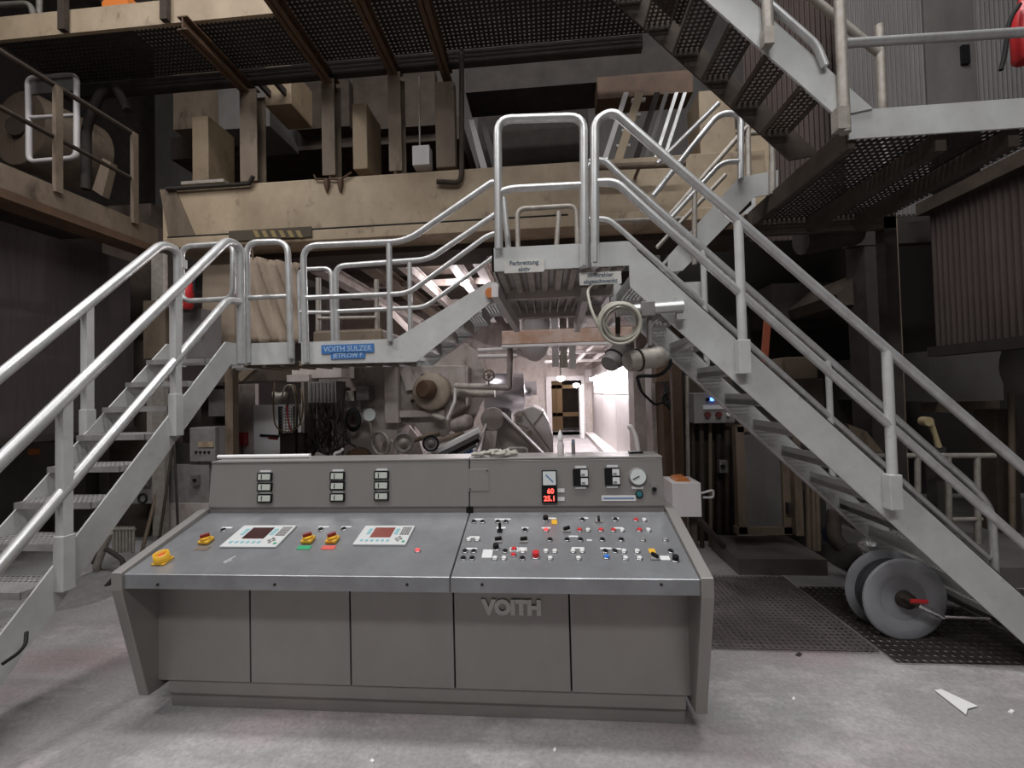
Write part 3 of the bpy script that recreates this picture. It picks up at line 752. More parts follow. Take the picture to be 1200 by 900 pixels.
# ================================================================== staircase at the right
rs = thing('staircase', 'grey steel stairs climbing to the bridge platform with the hose reel beneath', 'stairs', (2.4, 3.0, 0))
YR2 = 3.40
def rline(c, x): return c - x
TOPC, BOTC, HANDC, MIDC = 3.10, 2.82, 3.815, 3.375
xe = 0.53
for y, BC in ((YB, BOTC), (YR2, 2.87)):
    MB().prism([(xe, y, bz1), (TOPC, y, 0), (BC, y, 0), (max(xe + 0.001, BC - bz0), y, min(bz0, BC - xe - 0.001)), (xe, y, bz0)][::-1], (0, 0.012, 0)).build('stringer', SG, rs)
    # raised flange along the stringer
    MB().beam((xe + 0.05, y + 0.02, TOPC - xe - 0.055), (TOPC - 0.03, y + 0.02, 0.025), 0.04, 0.006, up=(1, 0, 1)).build('stringer_flange', SG, rs)
NR = 12
add_treads(rs, tread_mesh(YR2 - YB - 0.02, 0.18, axis='y'), [(xe + 0.13 + 0.2 * k, (YB + YR2) / 2 + 0.006, bz0 + 0.05 - 0.2 * (k + 0.5)) for k in range(NR)])
for k in range(NR):
    x = xe + 0.02 + 0.2 * k
    z = bz0 + 0.03 - 0.2 * (k + 0.5)
    MB().box(x + 0.02, x + 0.026, YB + 0.014, YR2, z - 0.02, z + 0.06).build('riser_strip', SG, rs)
# thin pale edge of the rear stringer is its own angle iron
MB().beam((0.55, YR2 - 0.02, 2.865 - 0.55), (2.865, YR2 - 0.02, 0.0), 0.03, 0.016, up=(1, 0, 1)).build('edge_angle', M['pale'], rs)
hp = lambda c, x, y: Vector((x, y, c - x))
yn = YB - 0.035
MB().tube(fillet([A(697, 308, yn), A(697, 142, yn), A(718, 130, yn), hp(HANDC, 0.62, yn), hp(HANDC, 3.06, yn), (3.06, yn, 0.2)], 0.1), RT + 0.001, 14).build('handrail', G, rs)
MB().tube(fillet([A(698, 214, yn), A(722, 213, yn), hp(MIDC, 0.66, yn), hp(MIDC, 3.04, yn)], 0.08), RT - 0.002, 12).build('middle_rail', G, rs)
for px, pt, pb in ((868, 265, 415), (1043, 420, 575)):
    q = A(px, (pt + pb) / 2, yn); x = q.x
    MB().tube([(x, yn, HANDC - x), (x, yn, TOPC - x - 0.12)], RT, 12).build('post', SG, rs)
    MB().box(x - 0.034, x + 0.034, yn - 0.028, yn + 0.035, TOPC - x - 0.20, TOPC - x + 0.0).build('post_sleeve', SG, rs, bevel=0.004)
MB().pbox(693, 286, 702, 312, YB - 0.055, 0.05).build('post_sleeve', SG, rs)
yr = YR2 + 0.02
MB().tube(fillet([A(690, 190, yr), A(708, 187, yr), hp(4.0, 0.62, yr), hp(4.0, 3.14, yr), (3.24, yr, 0.70), (3.24, yr, 0.1)], 0.12), RT, 12).build('handrail', G, rs)
MB().tube(fillet([A(690, 257, yr), A(712, 256, yr), hp(3.56, 0.62, yr), hp(3.56, 3.2, yr)], 0.09), 0.021, 12).build('middle_rail', G, rs)
for px in (829, 971):
    x = A(px, 440, yr).x
    MB().tube([(x, yr, 4.0 - x), (x, yr, TOPC - x - 0.1)], 0.022, 10).build('post', SG, rs)
sign('notice_sign', 591, 304.5, 637.5, 319.5, YB - 0.001, ['Farbrettung', 'aktiv'], M['signwhite'], M['ink'], 'white notice reading Farbrettung aktiv on the bridge toe board', 0.038)
sign('notice_sign', 679, 319, 728, 333.5, YB - 0.002, ['IR-Strahler', 'abgeschwenkt'], M['signwhite'], M['ink'], 'white notice reading IR-Strahler abgeschwenkt hanging under the bridge edge', 0.036)

# ================================================================== stair tower: lower flight, landing, upper flight
SD = M['stair_grey']
LZ, LX, LY0, LY1 = 3.1, 1.82, 2.63, 3.9
ld = thing('stair_landing', 'grey steel landing with perforated floor and tube rail above the bridge stairs', 'landing', (2.5, 3.2, 0))
LX2 = 3.05
MB().box(LX, LX2, LY0, LY0 + 0.012, LZ, LZ + 0.17).build('toe_board', SD, ld)
MB().perf((LX, LY0 + 0.012, LZ + 0.03), (LX2 - LX, 0, 0), (0, LY1 - LY0, 0), 30, 30, 0.21).build('perforated_floor', M['dark'], ld)
MB().box(LX, LX + 0.05, LY0 + 0.02, LY1, LZ - 0.05, LZ + 0.10).build('edge_channel', M['darkbrown'], ld, bevel=0.01)
for px in (1108, 1195):
    x = A(px, 160, LY0).x
    MB().box(x - 0.03, x + 0.03, LY0 + 0.03, LY1, LZ - 0.09, LZ + 0.02).build('floor_beam', M['darkbrown'], ld)
MB().box(LX, LX2, LY1, LY1 + 0.06, LZ - 0.1, LZ + 0.1).build('rear_beam', M['darkbrown'], ld)
MB().box(LX2 - 0.1, LX2, LY1, LY1 + 0.1, 0, LZ).build('leg', M['dark'], ld)
yl = LY0 - 0.03
def upright(px, z0, z1, Y, r, name, par, m):
    x = A(px, 100, Y).x
    return MB().tube([(x, Y, z0), (x, Y, z1)], r, 10).build(name, m, par)
GD = M['galv_dirty']
upright(988, LZ + 0.02, 4.3, yl, 0.03, 'post', ld, GD)
MB().pbox(982, 124, 996, 150, yl - 0.03, 0.06).build('post_sleeve', GD, ld)
upright(1033, LZ + 0.15, 4.3, 3.3, 0.03, 'post', ld, GD)
MB().tube([A(990, 51, yl), A(1215, 37, yl)], RT, 10).build('middle_rail', G, ld)
MB().tube([A(990, -45, yl), A(1215, -60, yl)], RT, 10).build('handrail', G, ld)
x = LX2
MB().box(x - 0.03, x + 0.03, yl - 0.02, yl + 0.04, LZ - 0.02, 4.3).build('post', GD, ld)
# lower flight, from the bridge to the landing
lf = thing('stair_flight', 'short grey stair flight linking bridge and landing behind the bridge stairs', 'stairs', (1.4, 3.7, 2.4))
Y1, Y2 = 3.52, 3.9
fp = [(783, 300), (866, 208), (912, 199), (912, 226), (884, 231), (800, 317), (783, 319)]
pl(fp, Y1, 0.012, 'stringer', SD, lf)
MB().prism([Vector((A(x, y, Y1).x, Y2, A(x, y, Y1).z)) for x, y in fp], (0, -0.012, 0)).build('stringer', SD, lf)
a = A(795, 300, Y1); b = A(880, 222, Y1)
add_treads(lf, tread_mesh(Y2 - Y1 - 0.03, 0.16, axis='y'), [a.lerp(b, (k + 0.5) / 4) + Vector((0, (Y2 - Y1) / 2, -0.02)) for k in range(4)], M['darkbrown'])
U([(765, 230), (842, 133), (868, 133), (868, 210)], Y1 - 0.02, 0.024, 'handrail', lf, fr=0.12)
U([(780, 262), (846, 190), (868, 189)], Y1 - 0.02, 0.02, 'middle_rail', lf, fr=0.09)
U([(814, 310), (814, 218)], Y1 - 0.02, 0.02, 'post', lf, m=GD)
U([(905, 228), (905, 168)], Y1 - 0.02, 0.024, 'post', lf, m=GD)
U([(780, 258), (874, 150), (888, 143)], Y2, 0.024, 'handrail', lf, m=GD, fr=0.08)
U([(770, 290), (850, 205)], Y2, 0.02, 'middle_rail', lf, m=GD)
U([(877, 208), (876, 135)], Y2, 0.024, 'post', lf, m=GD)
U([(770, 192), (842, 121)], Y2 + 0.3, 0.024, 'handrail', lf)
# upper flight
uf = thing('stair_flight', 'grey stair flight with perforated treads rising from the landing', 'stairs', (1.2, 2.9, 3.1))
V1, V2 = 2.62, 3.10
pa, pb = A(980, 132, V1), A(830, 0, V1)      # lower edge
d = (pb - pa); sl = d.z / d.x
qa, qb = A(1023, 127, V1), A(880, 0, V1)
def lo_z(x): return pa.z + sl * (x - pa.x)
def hi_z(x): return qa.z + (qb.z - qa.z) / (qb.x - qa.x) * (x - qa.x)
XE = -0.7
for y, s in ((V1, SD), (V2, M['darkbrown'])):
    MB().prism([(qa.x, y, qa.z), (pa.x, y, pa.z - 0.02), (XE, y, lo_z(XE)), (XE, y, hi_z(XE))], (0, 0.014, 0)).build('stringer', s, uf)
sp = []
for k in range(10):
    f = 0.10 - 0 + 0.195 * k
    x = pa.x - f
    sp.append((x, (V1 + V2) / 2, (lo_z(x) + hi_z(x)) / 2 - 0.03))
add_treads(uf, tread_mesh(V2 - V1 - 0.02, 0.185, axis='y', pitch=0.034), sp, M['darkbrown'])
MB().tube(fillet([(XE, V1 - 0.02, hi_z(XE) + 0.05), (A(955, 62, V1).x, V1 - 0.02, hi_z(A(955, 62, V1).x) + 0.05), A(967, 78, V1 - 0.02)], 0.05), 0.022, 10).build('side_tube', G, uf)
upright(903, lo_z(A(903, 50, V1).x) + 0.10, 4.9, V1 - 0.03, 0.03, 'post', uf, GD)
MB().pbox(896, 30, 908, 50, V1 - 0.06, 0.05).build('post_sleeve', GD, uf)
MB().tube([A(1030, 62, V2), A(955, 0, V2), A(900, -48, V2)], 0.026, 10).build('middle_rail', GD, uf)
def T(name, label, cat, mb, m, group=None, bevel=0.0):
    return tag(mb.build(name, m, None, bevel), label, cat, group)
B = lambda *a: MB().pbox(*a)
# ================================================================== cream cross beam of the machine and what stands on it
YM = 4.8
bm = thing('machine_beam', 'long cream painted box beam crossing above the walkway', 'beam', (-1.1, 5.0, 3.6))
z0, z1 = A(300, 275, YM).z, A(300, 214, YM).z
MB().box(-4.6, 2.45, YM, YM + 0.5, z0, z1).build('box_girder', M['cream'], bm, bevel=0.015)
MB().box(-4.55, 2.45, YM - 0.05, YM + 0.5, z0 - 0.13, z0).build('lower_flange', M['cream'], bm, bevel=0.01)
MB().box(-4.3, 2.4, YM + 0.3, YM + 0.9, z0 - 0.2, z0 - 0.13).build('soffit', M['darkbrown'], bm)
MB().tube([(-4.5, YM - 0.03, z0 + 0.012), (0.3, YM - 0.03, z0 + 0.012)], 0.012, 6).build('cable', M['blackrub'], bm)
MB().tube([(-4.5, YM - 0.04, z1 - 0.03), (-3.45, YM - 0.04, z1 - 0.03), (-3.4, YM - 0.04, z1 + 0.06)], 0.025, 8).build('pipe', M['dark'], bm)
MB().ppoly([(187, 222), (205, 222), (228, 276), (198, 280)], YM - 0.02, 0.03).build('gusset', M['cream_dark'], bm)
for px in (383, 399):
    q = A(px, 212, YM - 0.02)
    MB().lathe(q, (0, 0, -1), [(-0.02, 0.03), (0.04, 0.035), (0.1, 0.022), (0.14, 0.008)], 10).build('hook', M['rust'], bm)
MB().tube([A(368, 205, YM - 0.03), A(370, 210, YM - 0.03), A(400, 210, YM - 0.03), A(412, 202, YM - 0.03)], 0.012, 6).build('bracket_rod', M['rust'], bm)
hz = thing('hazard_plate', 'faded black and yellow striped plate under the cream beam', 'plate', A(315, 280, YM - 0.06))
MB().pbox(268, 268, 365, 280, YM - 0.07, 0.012).build('backing', M['hazard'], hz)
for k in range(6):
    x = 300 + k * 10
    MB().ppoly([(x, 278), (x + 5, 278), (x + 1, 270), (x - 4, 270)], YM - 0.078, 0.006).build('stripe', M['hazard_y'], hz)
def hpost(px0, px1, py0, py1, Y, name, label, m, group=None):
    l, r = A(px0, (py0 + py1) / 2, Y).x, A(px1, (py0 + py1) / 2, Y).x
    t, u = A((px0 + px1) / 2, py0, Y).z, A((px0 + px1) / 2, py1, Y).z
    c = (l + r) / 2
    mb = MB().box(l, r, Y, Y + 0.012, u, t).box(l, r, Y + 0.16, Y + 0.172, u, t).box(c - 0.006, c + 0.006, Y + 0.01, Y + 0.162, u, t)
    return T(name, label, 'column', mb, m, group)
hpost(281, 301, 104, 212, YM + 0.05, 'steel_post', 'rusty steel column on the cream beam beside the tall wooden coloured block', M['cream_dark'], 'columns on the cream beam')
hpost(377, 392, 92, 205, YM + 0.05, 'steel_post', 'rusty steel column on the cream beam above the two hanging hooks', M['cream_dark'], 'columns on the cream beam')
hpost(455, 470, 84, 200, YM + 0.05, 'steel_post', 'rusty steel column on the cream beam beside the small pale box', M['cream_dark'], 'columns on the cream beam')
T('bearing_block', 'tall ochre bearing block standing on the cream beam beside the pale base plate', 'block', B(225, 136, 244, 214, YM + 0.05, 0.45), M['ochre'], bevel=0.01)
T('base_plate', 'thin pale plate under the tall ochre block', 'plate', B(212, 211, 262, 214.5, YM + 0.0, 0.4), M['galv_dirty'])
T('bearing_block', 'shorter ochre bearing block between two rusty columns on the cream beam', 'block', B(413, 121, 430, 198, YM + 0.05, 0.45), M['ochre'], bevel=0.01)
T('bearing_block', 'tall speckled ochre pillar on the cream beam beside a vertical pipe', 'block', B(510, 95, 533, 196, YM + 0.05, 0.12), M['cream_dark'], bevel=0.01)
T('junction_box', 'small pale box standing on the cream beam', 'box', B(483, 170, 503, 193, YM + 0.02, 0.15), M['pale'], bevel=0.006)
T('conduit', 'thin grey conduit dropping to the small pale box', 'conduit', MB().tube([A(491, 90, YM + 0.1), A(492, 171, YM + 0.1)], 0.012, 6), M['galv_dirty'])
T('conduit', 'dark vertical conduit bending round the speckled pillar', 'conduit', MB().tube(fillet([A(541, 60, YM - 0.05), A(541, 205, YM - 0.05), A(538, 214, YM - 0.05), A(512, 213, YM - 0.05)], 0.05), 0.03, 8), M['darkbrown'])
# sloping roll seats and panels inside the machine above the beam
T('cover_plate', 'large dirty cream sheet behind the tall ochre bearing block', 'plate', B(203, 85, 256, 150, 5.9, 0.51), M['cream_dark'])
T('cover_plate', 'pale bolted sheet behind the first rusty column', 'plate', B(256, 90, 316, 150, 5.7, 0.71), M['plategrey'])
mb_ = thing('motor_box', 'cream box hanging high between the brown cross beams', 'box', A(325, 123, 5.2))
MB().pbox(310, 77, 341, 123, 5.2, 0.51).build('casing', M['ochre'], mb_, bevel=0.01)
for px in (316, 334):
    q = A(px, 100, 5.2); MB().box(q.x - 0.02, q.x + 0.02, 4.93, 5.22, 5.58, 5.66).build('bracket', M['dark'], mb_)
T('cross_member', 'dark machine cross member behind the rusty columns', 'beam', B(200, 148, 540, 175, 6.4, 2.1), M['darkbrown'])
T('cover_plate', 'tall dark brown sheet behind the second rusty column', 'plate', B(347, 95, 409, 150, 6.2, 0.21), M['darkbrown'])  # this sheet and the next are plain dark brown
T('cover_plate', 'tall dark brown sheet behind the speckled pillar', 'plate', B(414, 85, 510, 150, 6.25, 0.16), M['darkbrown'])
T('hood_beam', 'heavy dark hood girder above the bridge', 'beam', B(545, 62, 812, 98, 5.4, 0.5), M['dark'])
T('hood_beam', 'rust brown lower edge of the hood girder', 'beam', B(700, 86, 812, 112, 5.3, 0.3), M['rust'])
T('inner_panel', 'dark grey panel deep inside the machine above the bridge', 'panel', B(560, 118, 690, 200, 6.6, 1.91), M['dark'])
T('inner_panel', 'grey sheet inner wall of the machine above the cream beam', 'panel', MB().box(-8.3, 4.3, 8.5, 8.6, 4.0, 9.4), M['plategrey'])
for i, (xa, xb) in enumerate(((553, 566), (566, 580))):
    T('guide_plate', 'slanting plate above the bridge, ' + ('the pale one of a pair' if i == 0 else 'the grey one of a pair'), 'plate',
      MB().ppoly([(xa - 4, 140), (xa + 2, 140), (xb + 6, 200), (xb - 2, 200)], 5.0 + i * 0.1, 0.05), M['pale'] if i == 0 else M['plategrey'], 'slanting plates above the bridge')
dk = thing('dryer_rack', 'rack of slanting pale and bright metal bars above the bridge stairs', 'rack', A(745, 190, 5.0))
for i, (xa, w, m) in enumerate(((716, 6, 'pale'), (730, 10, 'cream'), (752, 7, 'dark'), (764, 5, 'plategrey'), (776, 4, 'galv'), (786, 4, 'galv'))):
    MB().ppoly([(xa + 15, 108), (xa + 15 + w, 108), (xa + w - 12, 192), (xa - 12, 192)], 5.0 + 0.04 * i, 0.06).build('bar', M[m], dk)
for k in range(4):
    MB().tube([A(740 - k * 6, 118 + k * 18, 5.1), A(756 - k * 6, 117 + k * 18, 5.1)], 0.025, 8).build('rung', M['pale'], dk)
T('cream_pillar', 'stained cream pillar behind the landing flight', 'column', B(820, 105, 862, 200, YM + 0.1, 0.4), M['cream'], bevel=0.01)
T('cream_pillar', 'short cream upright between the landing stairs and the cream beam', 'column', B(862, 150, 905, 215, YM + 0.25, 0.2), M['cream'])
for i, y in enumerate((156, 194, 258)):
    T('guard_pipe', ['thin pale pipe behind the landing flight', 'rusty peeling horizontal pipe behind the bridge stair head', 'dirty horizontal pipe low behind the bridge stair head'][i], 'pipe',
      MB().tube([A(700 if i else 863, y + 2, 4.55), A(803 if i else 905, y - 2, 4.55)], 0.035 if i == 1 else 0.025, 8).tube([A(750 if i else 880, y, 4.55), A(750 if i else 880, y, 4.55) + Vector((0, 0.27 if i else 0.52, 0.06 if i == 2 else 0))], 0.02, 6), M['galv_dirty'] if i != 1 else M['cream_dark'])

# ================================================================== upper walkway
GZ = A(50, 44, 4.2).z
uw = thing('upper_walkway', 'high perforated walkway with cream edge channel and brown cross beams', 'walkway', (-2.5, 4.5, GZ))
UX = A(330, 10, 4.2).x
MB().perf((-6.0, 4.2, GZ), (UX + 6.0, 0, 0), (0, 0.66, 0), 66, 13, 0.22).build('perforated_floor', M['dark'], uw)
MB().perf((UX, 3.16, GZ), (1.6 - UX, 0, 0), (0, 1.70, 0), 80, 34, 0.22).build('perforated_floor', M['dark'], uw)
MB().box(-6.0, UX, 4.16, 4.2, GZ - 0.02, GZ + 0.24).build('edge_channel', M['cream'], uw)
MB().box(-6.0, 1.2, 4.86, 4.95, GZ - 0.16, GZ - 0.01).build('rear_channel', M['dark'], uw)
for a, b in (((212, 25), (287, 108)), ((310, 0), (384, 97)), ((403, 0), (461, 88)), ((490, 0), (521, 84))):
    x = A(b[0], b[1], YM + 0.05).x
    z = A(b[0], b[1], YM + 0.05).z
    y0 = 3.95 if a[0] == 212 else 3.0
    mb = MB().box(x - 0.055, x + 0.055, y0, YM + 0.25, z, z + 0.012).box(x - 0.055, x + 0.055, y0, YM + 0.25, z + 0.13, z + 0.142).box(x - 0.006, x + 0.006, y0, YM + 0.25, z, z + 0.14)
    mb.build('cross_beam', M['rust'], uw)
for px in (76, 195):
    x = A(px, 20, 4.14).x
    MB().box(x - 0.04, x + 0.04, 4.1, 4.15, GZ - 0.02, GZ + 1.2).build('post', M['darkbrown'], uw)
U([(0, 6), (36, 4), (40, 22)], 4.5, 0.03, 'rail_frame', uw, m=M['galv_dirty'])
MB().tube(fillet([A(46, 24, 4.6), A(46, -30, 4.6)], .05), 0.03, 8).build('post', M['galv_dirty'], uw)
T('work_vest', 'bright orange bundle lying on the upper walkway', 'vest', MB().ppoly([(119, 3), (126, -6), (148, -8), (150, 6), (140, 13), (120, 14)], 4.3, 0.2), M['orange_bright'])

# ================================================================== side gallery at the left
GX = -4.56
sg = thing('side_gallery', 'dark side gallery with cream edge beam and tube railing', 'gallery', (GX - 0.5, 3.5, 3.4))
za, zb_ = AX(0, 190, GX).z, AX(0, 232, GX).z
MB().box(GX - 0.03, GX, 1.5, 4.7, zb_ + 0.08, za).build('edge_beam', M['cream_dark'], sg)
MB().box(GX - 0.25, GX + 0.03, 1.5, 4.7, zb_, zb_ + 0.08).build('bottom_flange', M['rust'], sg)
MB().box(GX - 2.5, GX - 0.03, 1.5, 4.7, za - 0.06, za - 0.03).build('floor_plate', M['dark'], sg)
p0 = AX(0, 60, GX); p1 = AX(155, 156, GX)
MB().tube([p0 + (p0 - p1) * 0.8, p1], 0.026, 10).build('handrail', M['darkbrown'], sg)
q0 = AX(0, 126, GX); q1 = AX(152, 208, GX)
MB().tube([q0 + (q0 - q1) * 0.8, q1], 0.022, 10).build('middle_rail', M['darkbrown'], sg)
for px, pt, pb in ((66, 102, 226), (156, 156, 262)):
    a, b = AX(px, pt, GX), AX(px, pb, GX)
    MB().box(GX - 0.005, GX + 0.035, a.y - 0.03, a.y + 0.03, b.z, a.z).build('post', M['cream_dark'], sg)
wg = thing('ladder_gate', 'white tube gate with middle bar standing on the side gallery', 'gate', A(60, 192, 4.6))
U([(34, 150), (33, 92), (90, 88), (90, 185), (34, 190), (34, 145)], 4.6, 0.03, 'loop', wg, m=M['pale'])
U([(34, 138), (90, 135)], 4.6, 0.022, 'middle_bar', wg, m=M['pale'])
MB().pbox(36, 92, 88, 108, 4.58, 0.03).build('kick_plate', M['plategrey'], wg)
c = A(22, 150, 5.2)
dr = thing('paper_roll', 'large dusty drum behind the white gate on the side gallery', 'drum', c - Vector((0, 0, 0.55)))
MB().lathe(c, (0.15, 1, 0), [(0, 0.5), (0.02, 0.52), (0.8, 0.52)], 28).build('drum', M['cream_dark'], dr)
MB().lathe(c, (0.15, -1, 0), [(0, 0.14), (0.05, 0.13)], 18).build('hub', M['darkbrown'], dr)
T('bent_pipe', 'dark bent pipe beside the white gate', 'pipe', MB().ptube([(101, 222, 4.75), (101, 148, 4.75), (118, 108, 4.75), (135, 100, 4.75), (150, 130, 4.75)], 0.05, 0.15), M['dark'])
T('lever_plate', 'slanting dull plate on the side gallery beside the bent pipe', 'plate', MB().ppoly([(108, 222), (120, 185), (130, 190), (120, 230)], 4.65, 0.08), M['cream_dark'])

# ================================================================== left background below the gallery
# the dusty side panel: plane facing the aisle
pa_, pb_ = AX(0, 515, -4.9), AX(118, 505, -4.9)
sp_ = thing('sheet_wall', 'large dusty brown sheet wall below the side gallery', 'panel', (-4.9, 4.2, 1.4))
MB().box(-4.95, -4.9, 1.5, 4.72, 1.36, 2.55).build('lower_sheet', M['panel_left'], sp_)
MB().box(-4.99, -4.94, 1.5, 4.72, 2.55, 3.35).build('upper_sheet', M['panel_left'], sp_)
for k in range(1):
    MB().box(-4.92, -4.86, 1.5, 4.74, 1.30, 1.37).build('bottom_rail', M['dark'], sp_)
T('steel_column', 'dark steel column behind the walkway stair handrails', 'column', MB().pbox(120, 240, 178, 640, 5.2, 0.4), M['darkbrown'])
T('steel_column', 'narrow drilled pale steel upright beside the red extinguisher', 'column', MB().pbox(178, 297, 192, 628, 4.5, 0.06), M['galv_dirty'])
T('rusty_plate', 'rust stained upright plate beside the red extinguisher', 'plate', MB().pbox(168, 352, 194, 420, 4.44, 0.06), M['cream_dark'])
fe = thing('fire_extinguisher', 'red fire extinguisher hanging behind the stair gate', 'extinguisher', A(217, 362, 4.3))
c = A(217, 362, 4.3); t = A(219, 322, 4.3)
MB().box(A(185, 345, 4.36).x, c.x + 0.03, 4.36, 4.50, c.z + 0.12, c.z + 0.16).build('bracket', M['dark'], fe)
MB().lathe(c, t - c, [(0, 0.05), (0.03, 0.075), (0.26, 0.075), (0.31, 0.03), (0.34, 0.025)], 18).build('cylinder', M['red'], fe)
MB().lathe(t, (0, 0, 1), [(0, 0.03), (0.05, 0.02)], 10).build('valve', M['black'], fe)
MB().tube(fillet([t + Vector((0, 0, 0.03)), t + Vector((0.1, -0.02, 0.0)), t + Vector((0.1, -0.02, -0.2))], 0.06), 0.012, 8).build('hose', M['blackrub'], fe)
T('tarpaulin', 'ochre tarpaulin hanging behind the stair gate', 'tarpaulin', MB().ppoly([(238, 300), (272, 297), (276, 420), (236, 420)], 5.0, 0.05), M['tarp'])
# draped tarpaulin with folds
tb = MB(); gridv = []
nx_, nz_ = 24, 14
for j in range(nz_ + 1):
    for i in range(nx_ + 1):
        u, v = i / nx_, j / nz_
        px = 288 + (350 - 288) * u - 6 * v * (1 - u); py = 300 + (402 - 300) * v + (8 * u * (1 - v))
        q = A(px, py, 4.82)
        q.y += 0.035 * sin((u - 0.75 * v) * 19) + 0.03 * sin((u - 0.45 * v) * 37 + 1) + 0.05 * u
        gridv.append(q)
for px in (296, 340):
    tb.tube([A(px, 303, 4.82), Vector((A(px, 303, 4.82).x, 4.82, z0 - 0.12))], 0.008, 5)
tb.add(gridv, [(j * (nx_ + 1) + i, j * (nx_ + 1) + i + 1, (j + 1) * (nx_ + 1) + i + 1, (j + 1) * (nx_ + 1) + i) for j in range(nz_) for i in range(nx_)], True)
o = T('tarpaulin', 'folded brown tarpaulin draped behind the rail frame beside the stairs', 'tarpaulin', tb, M['tarp'])
sm_ = o.modifiers.new('solid', 'SOLIDIFY'); sm_.thickness = 0.01
T('sheet_cabinet', 'grey sheet cabinet behind the stair gate', 'cabinet', B(191, 362, 236, 420, 4.52, 0.3), M['plategrey'])
T('sheet_cabinet', 'long low olive grey cabinet under the dusty sheet wall', 'cabinet', MB().pbox(-60, 520, 100, 650, 5.0, 0.6), M['plategrey'])
T('warning_label', 'small orange label on the olive grey cabinet', 'label', MB().pbox(33, 526, 45, 533, 4.985, 0.015), M['orange'])
cv = thing('conveyor', 'dark machine with dull green rollers between cabinet and sheet wall', 'machine', A(60, 515, 5.6))
MB().pbox(-60, 446, 112, 515, 5.75, 0.3).build('housing', M['near_black'], cv)
for px in (8, 40, 68):
    MB().pdisc(px, 470, 5.4, 15, 0.25, 20).build('roller', mat('dull_green', (0.045, 0.07, 0.035), 0.7), cv)
T('cover_plate', 'brown stained upright sheet behind the walkway stair treads', 'plate', B(128, 400, 172, 650, 4.9, 0.05), M['darkbrown'])
T('cover_plate', 'pale stained upright sheet below the head of the walkway stairs', 'plate', B(172, 430, 200, 560, 4.7, 0.05), M['pink'])
T('cover_plate', 'grey lower sheet below the walkway stairs', 'plate', B(116, 520, 250, 640, 5.1, 0.05), M['plategrey'])
T('cover_plate', 'pale low sheet behind the leaning rods', 'plate', B(180, 590, 245, 650, 4.6, 0.05), M['pink'])
T('cover_plate', 'dark band of sheet behind the leaning rods', 'plate', B(150, 545, 245, 590, 4.62, 0.05), M['boxgrey'])
rad = thing('radiator', 'ribbed grey radiator under the walkway stairs', 'radiator', A(144, 655, 4.0))
for k in range(7):
    x = A(133 + k * 3.9, 630, 4.0).x
    MB().tube(fillet([(x, 4.0, A(144, 655, 4.0).z), (x, 4.0, A(144, 617, 4.0).z)], 0.02), 0.012, 8).build('rib', M['galv_dirty'], rad)
for y in (620, 652):
    MB().tube([A(131, y, 4.0), A(158, y, 4.0)], 0.016, 8).build('header', M['galv_dirty'], rad)
MB().tube([A(140, 655, 4.0), Vector((A(140, 655, 4.0).x, 4.0, 0))], 0.012, 8).build('leg', M['dark'], rad)
for i, (a, b, m, r) in enumerate((((166, 652), (196, 530), 'wood', 0.018), ((187, 636), (203, 520), 'darkbrown', 0.014), ((215, 616), (204, 508), 'dark', 0.012))):
    T('leaning_rod', ['thick wooden', 'thin brown', 'dark thin'][i] + ' rod leaning against the sheets under the walkway stairs', 'rod',
      MB().tube([Vector((A(a[0], a[1], 4.4).x, 4.4 - 0.03 * i, 0.0)), A(b[0], b[1], 4.6 - 0.025 * i)], r, 8), M[m] if m != 'wood' else M['cream_dark'])
for i, (px, py) in enumerate(((169, 564), (227, 563))):
    sw = thing('switch_box', 'small grey switch box ' + ('under the walkway stair stringer' if i == 0 else 'under the grey instrument box behind the desk'), 'switch', A(px, py + 8, 4.57), 'small switch boxes')
    MB().pbox(px - 4, py - 6, px + 4, py + 6, 4.57, 0.06).build('box', M['plategrey'], sw)
    MB().pdisc(px, py, 4.55, 2, 0.03, 10).build('knob', M['black'], sw)
T('hose_ring', 'ring of black hose hanging under the walkway stair stringer', 'hose', MB().torus(A(167, 584, 4.61), (0, 1, 0), 0.05, 0.012), M['blackrub'])
# dust heap, hanging hose
dp = MB()
for (px, py, r, h) in ((122, 684, 0.40, 0.13), (98, 698, 0.28, 0.07), (142, 672, 0.28, 0.20), (150, 686, 0.22, 0.06)):
    c = AZ(px, py, 0)
    prof = [(h * (1 - t * t) ** 1.5, max(r * t, 0.002)) for t in (1, 0.8, 0.6, 0.4, 0.2, 0.02)]
    dp.lathe(c, (0, 0, 1), [(p[0] - 0.002, p[1]) for p in prof], 18, close=False)
tag(dp.build('dust_heap', M['dust']), 'low heap of grey dust on the floor beside the walkway stairs', 'dust')
for i, (pts, r) in enumerate((([(122, 690), (150, 660), (120, 640), (110, 660)], 0.02), ([(150, 668), (110, 672), (128, 625)], 0.03))):
    T('floor_pipe', ['curved dark hose', 'stubby grey pipe'][i] + ' on the floor under the walkway stairs', 'hose',
      MB().tube(fillet([AZ(pts[0][0], pts[0][1], 0.03)] + [A(x, y, 3.6) for x, y in pts[1:]], 0.1), r, 8), M['dark' if i == 0 else 'galv_dirty'])
T('floor_hose', 'thin black hose hanging from the foot of the walkway stair stringer', 'hose', MB().tube(fillet([AX(31, 741, XA + 0.05), AX(30, 755, XA + 0.1), AX(22, 765, XA + 0.1), AX(3, 778, XA + 0.05)], 0.1), 0.008, 8), M['blackrub'])

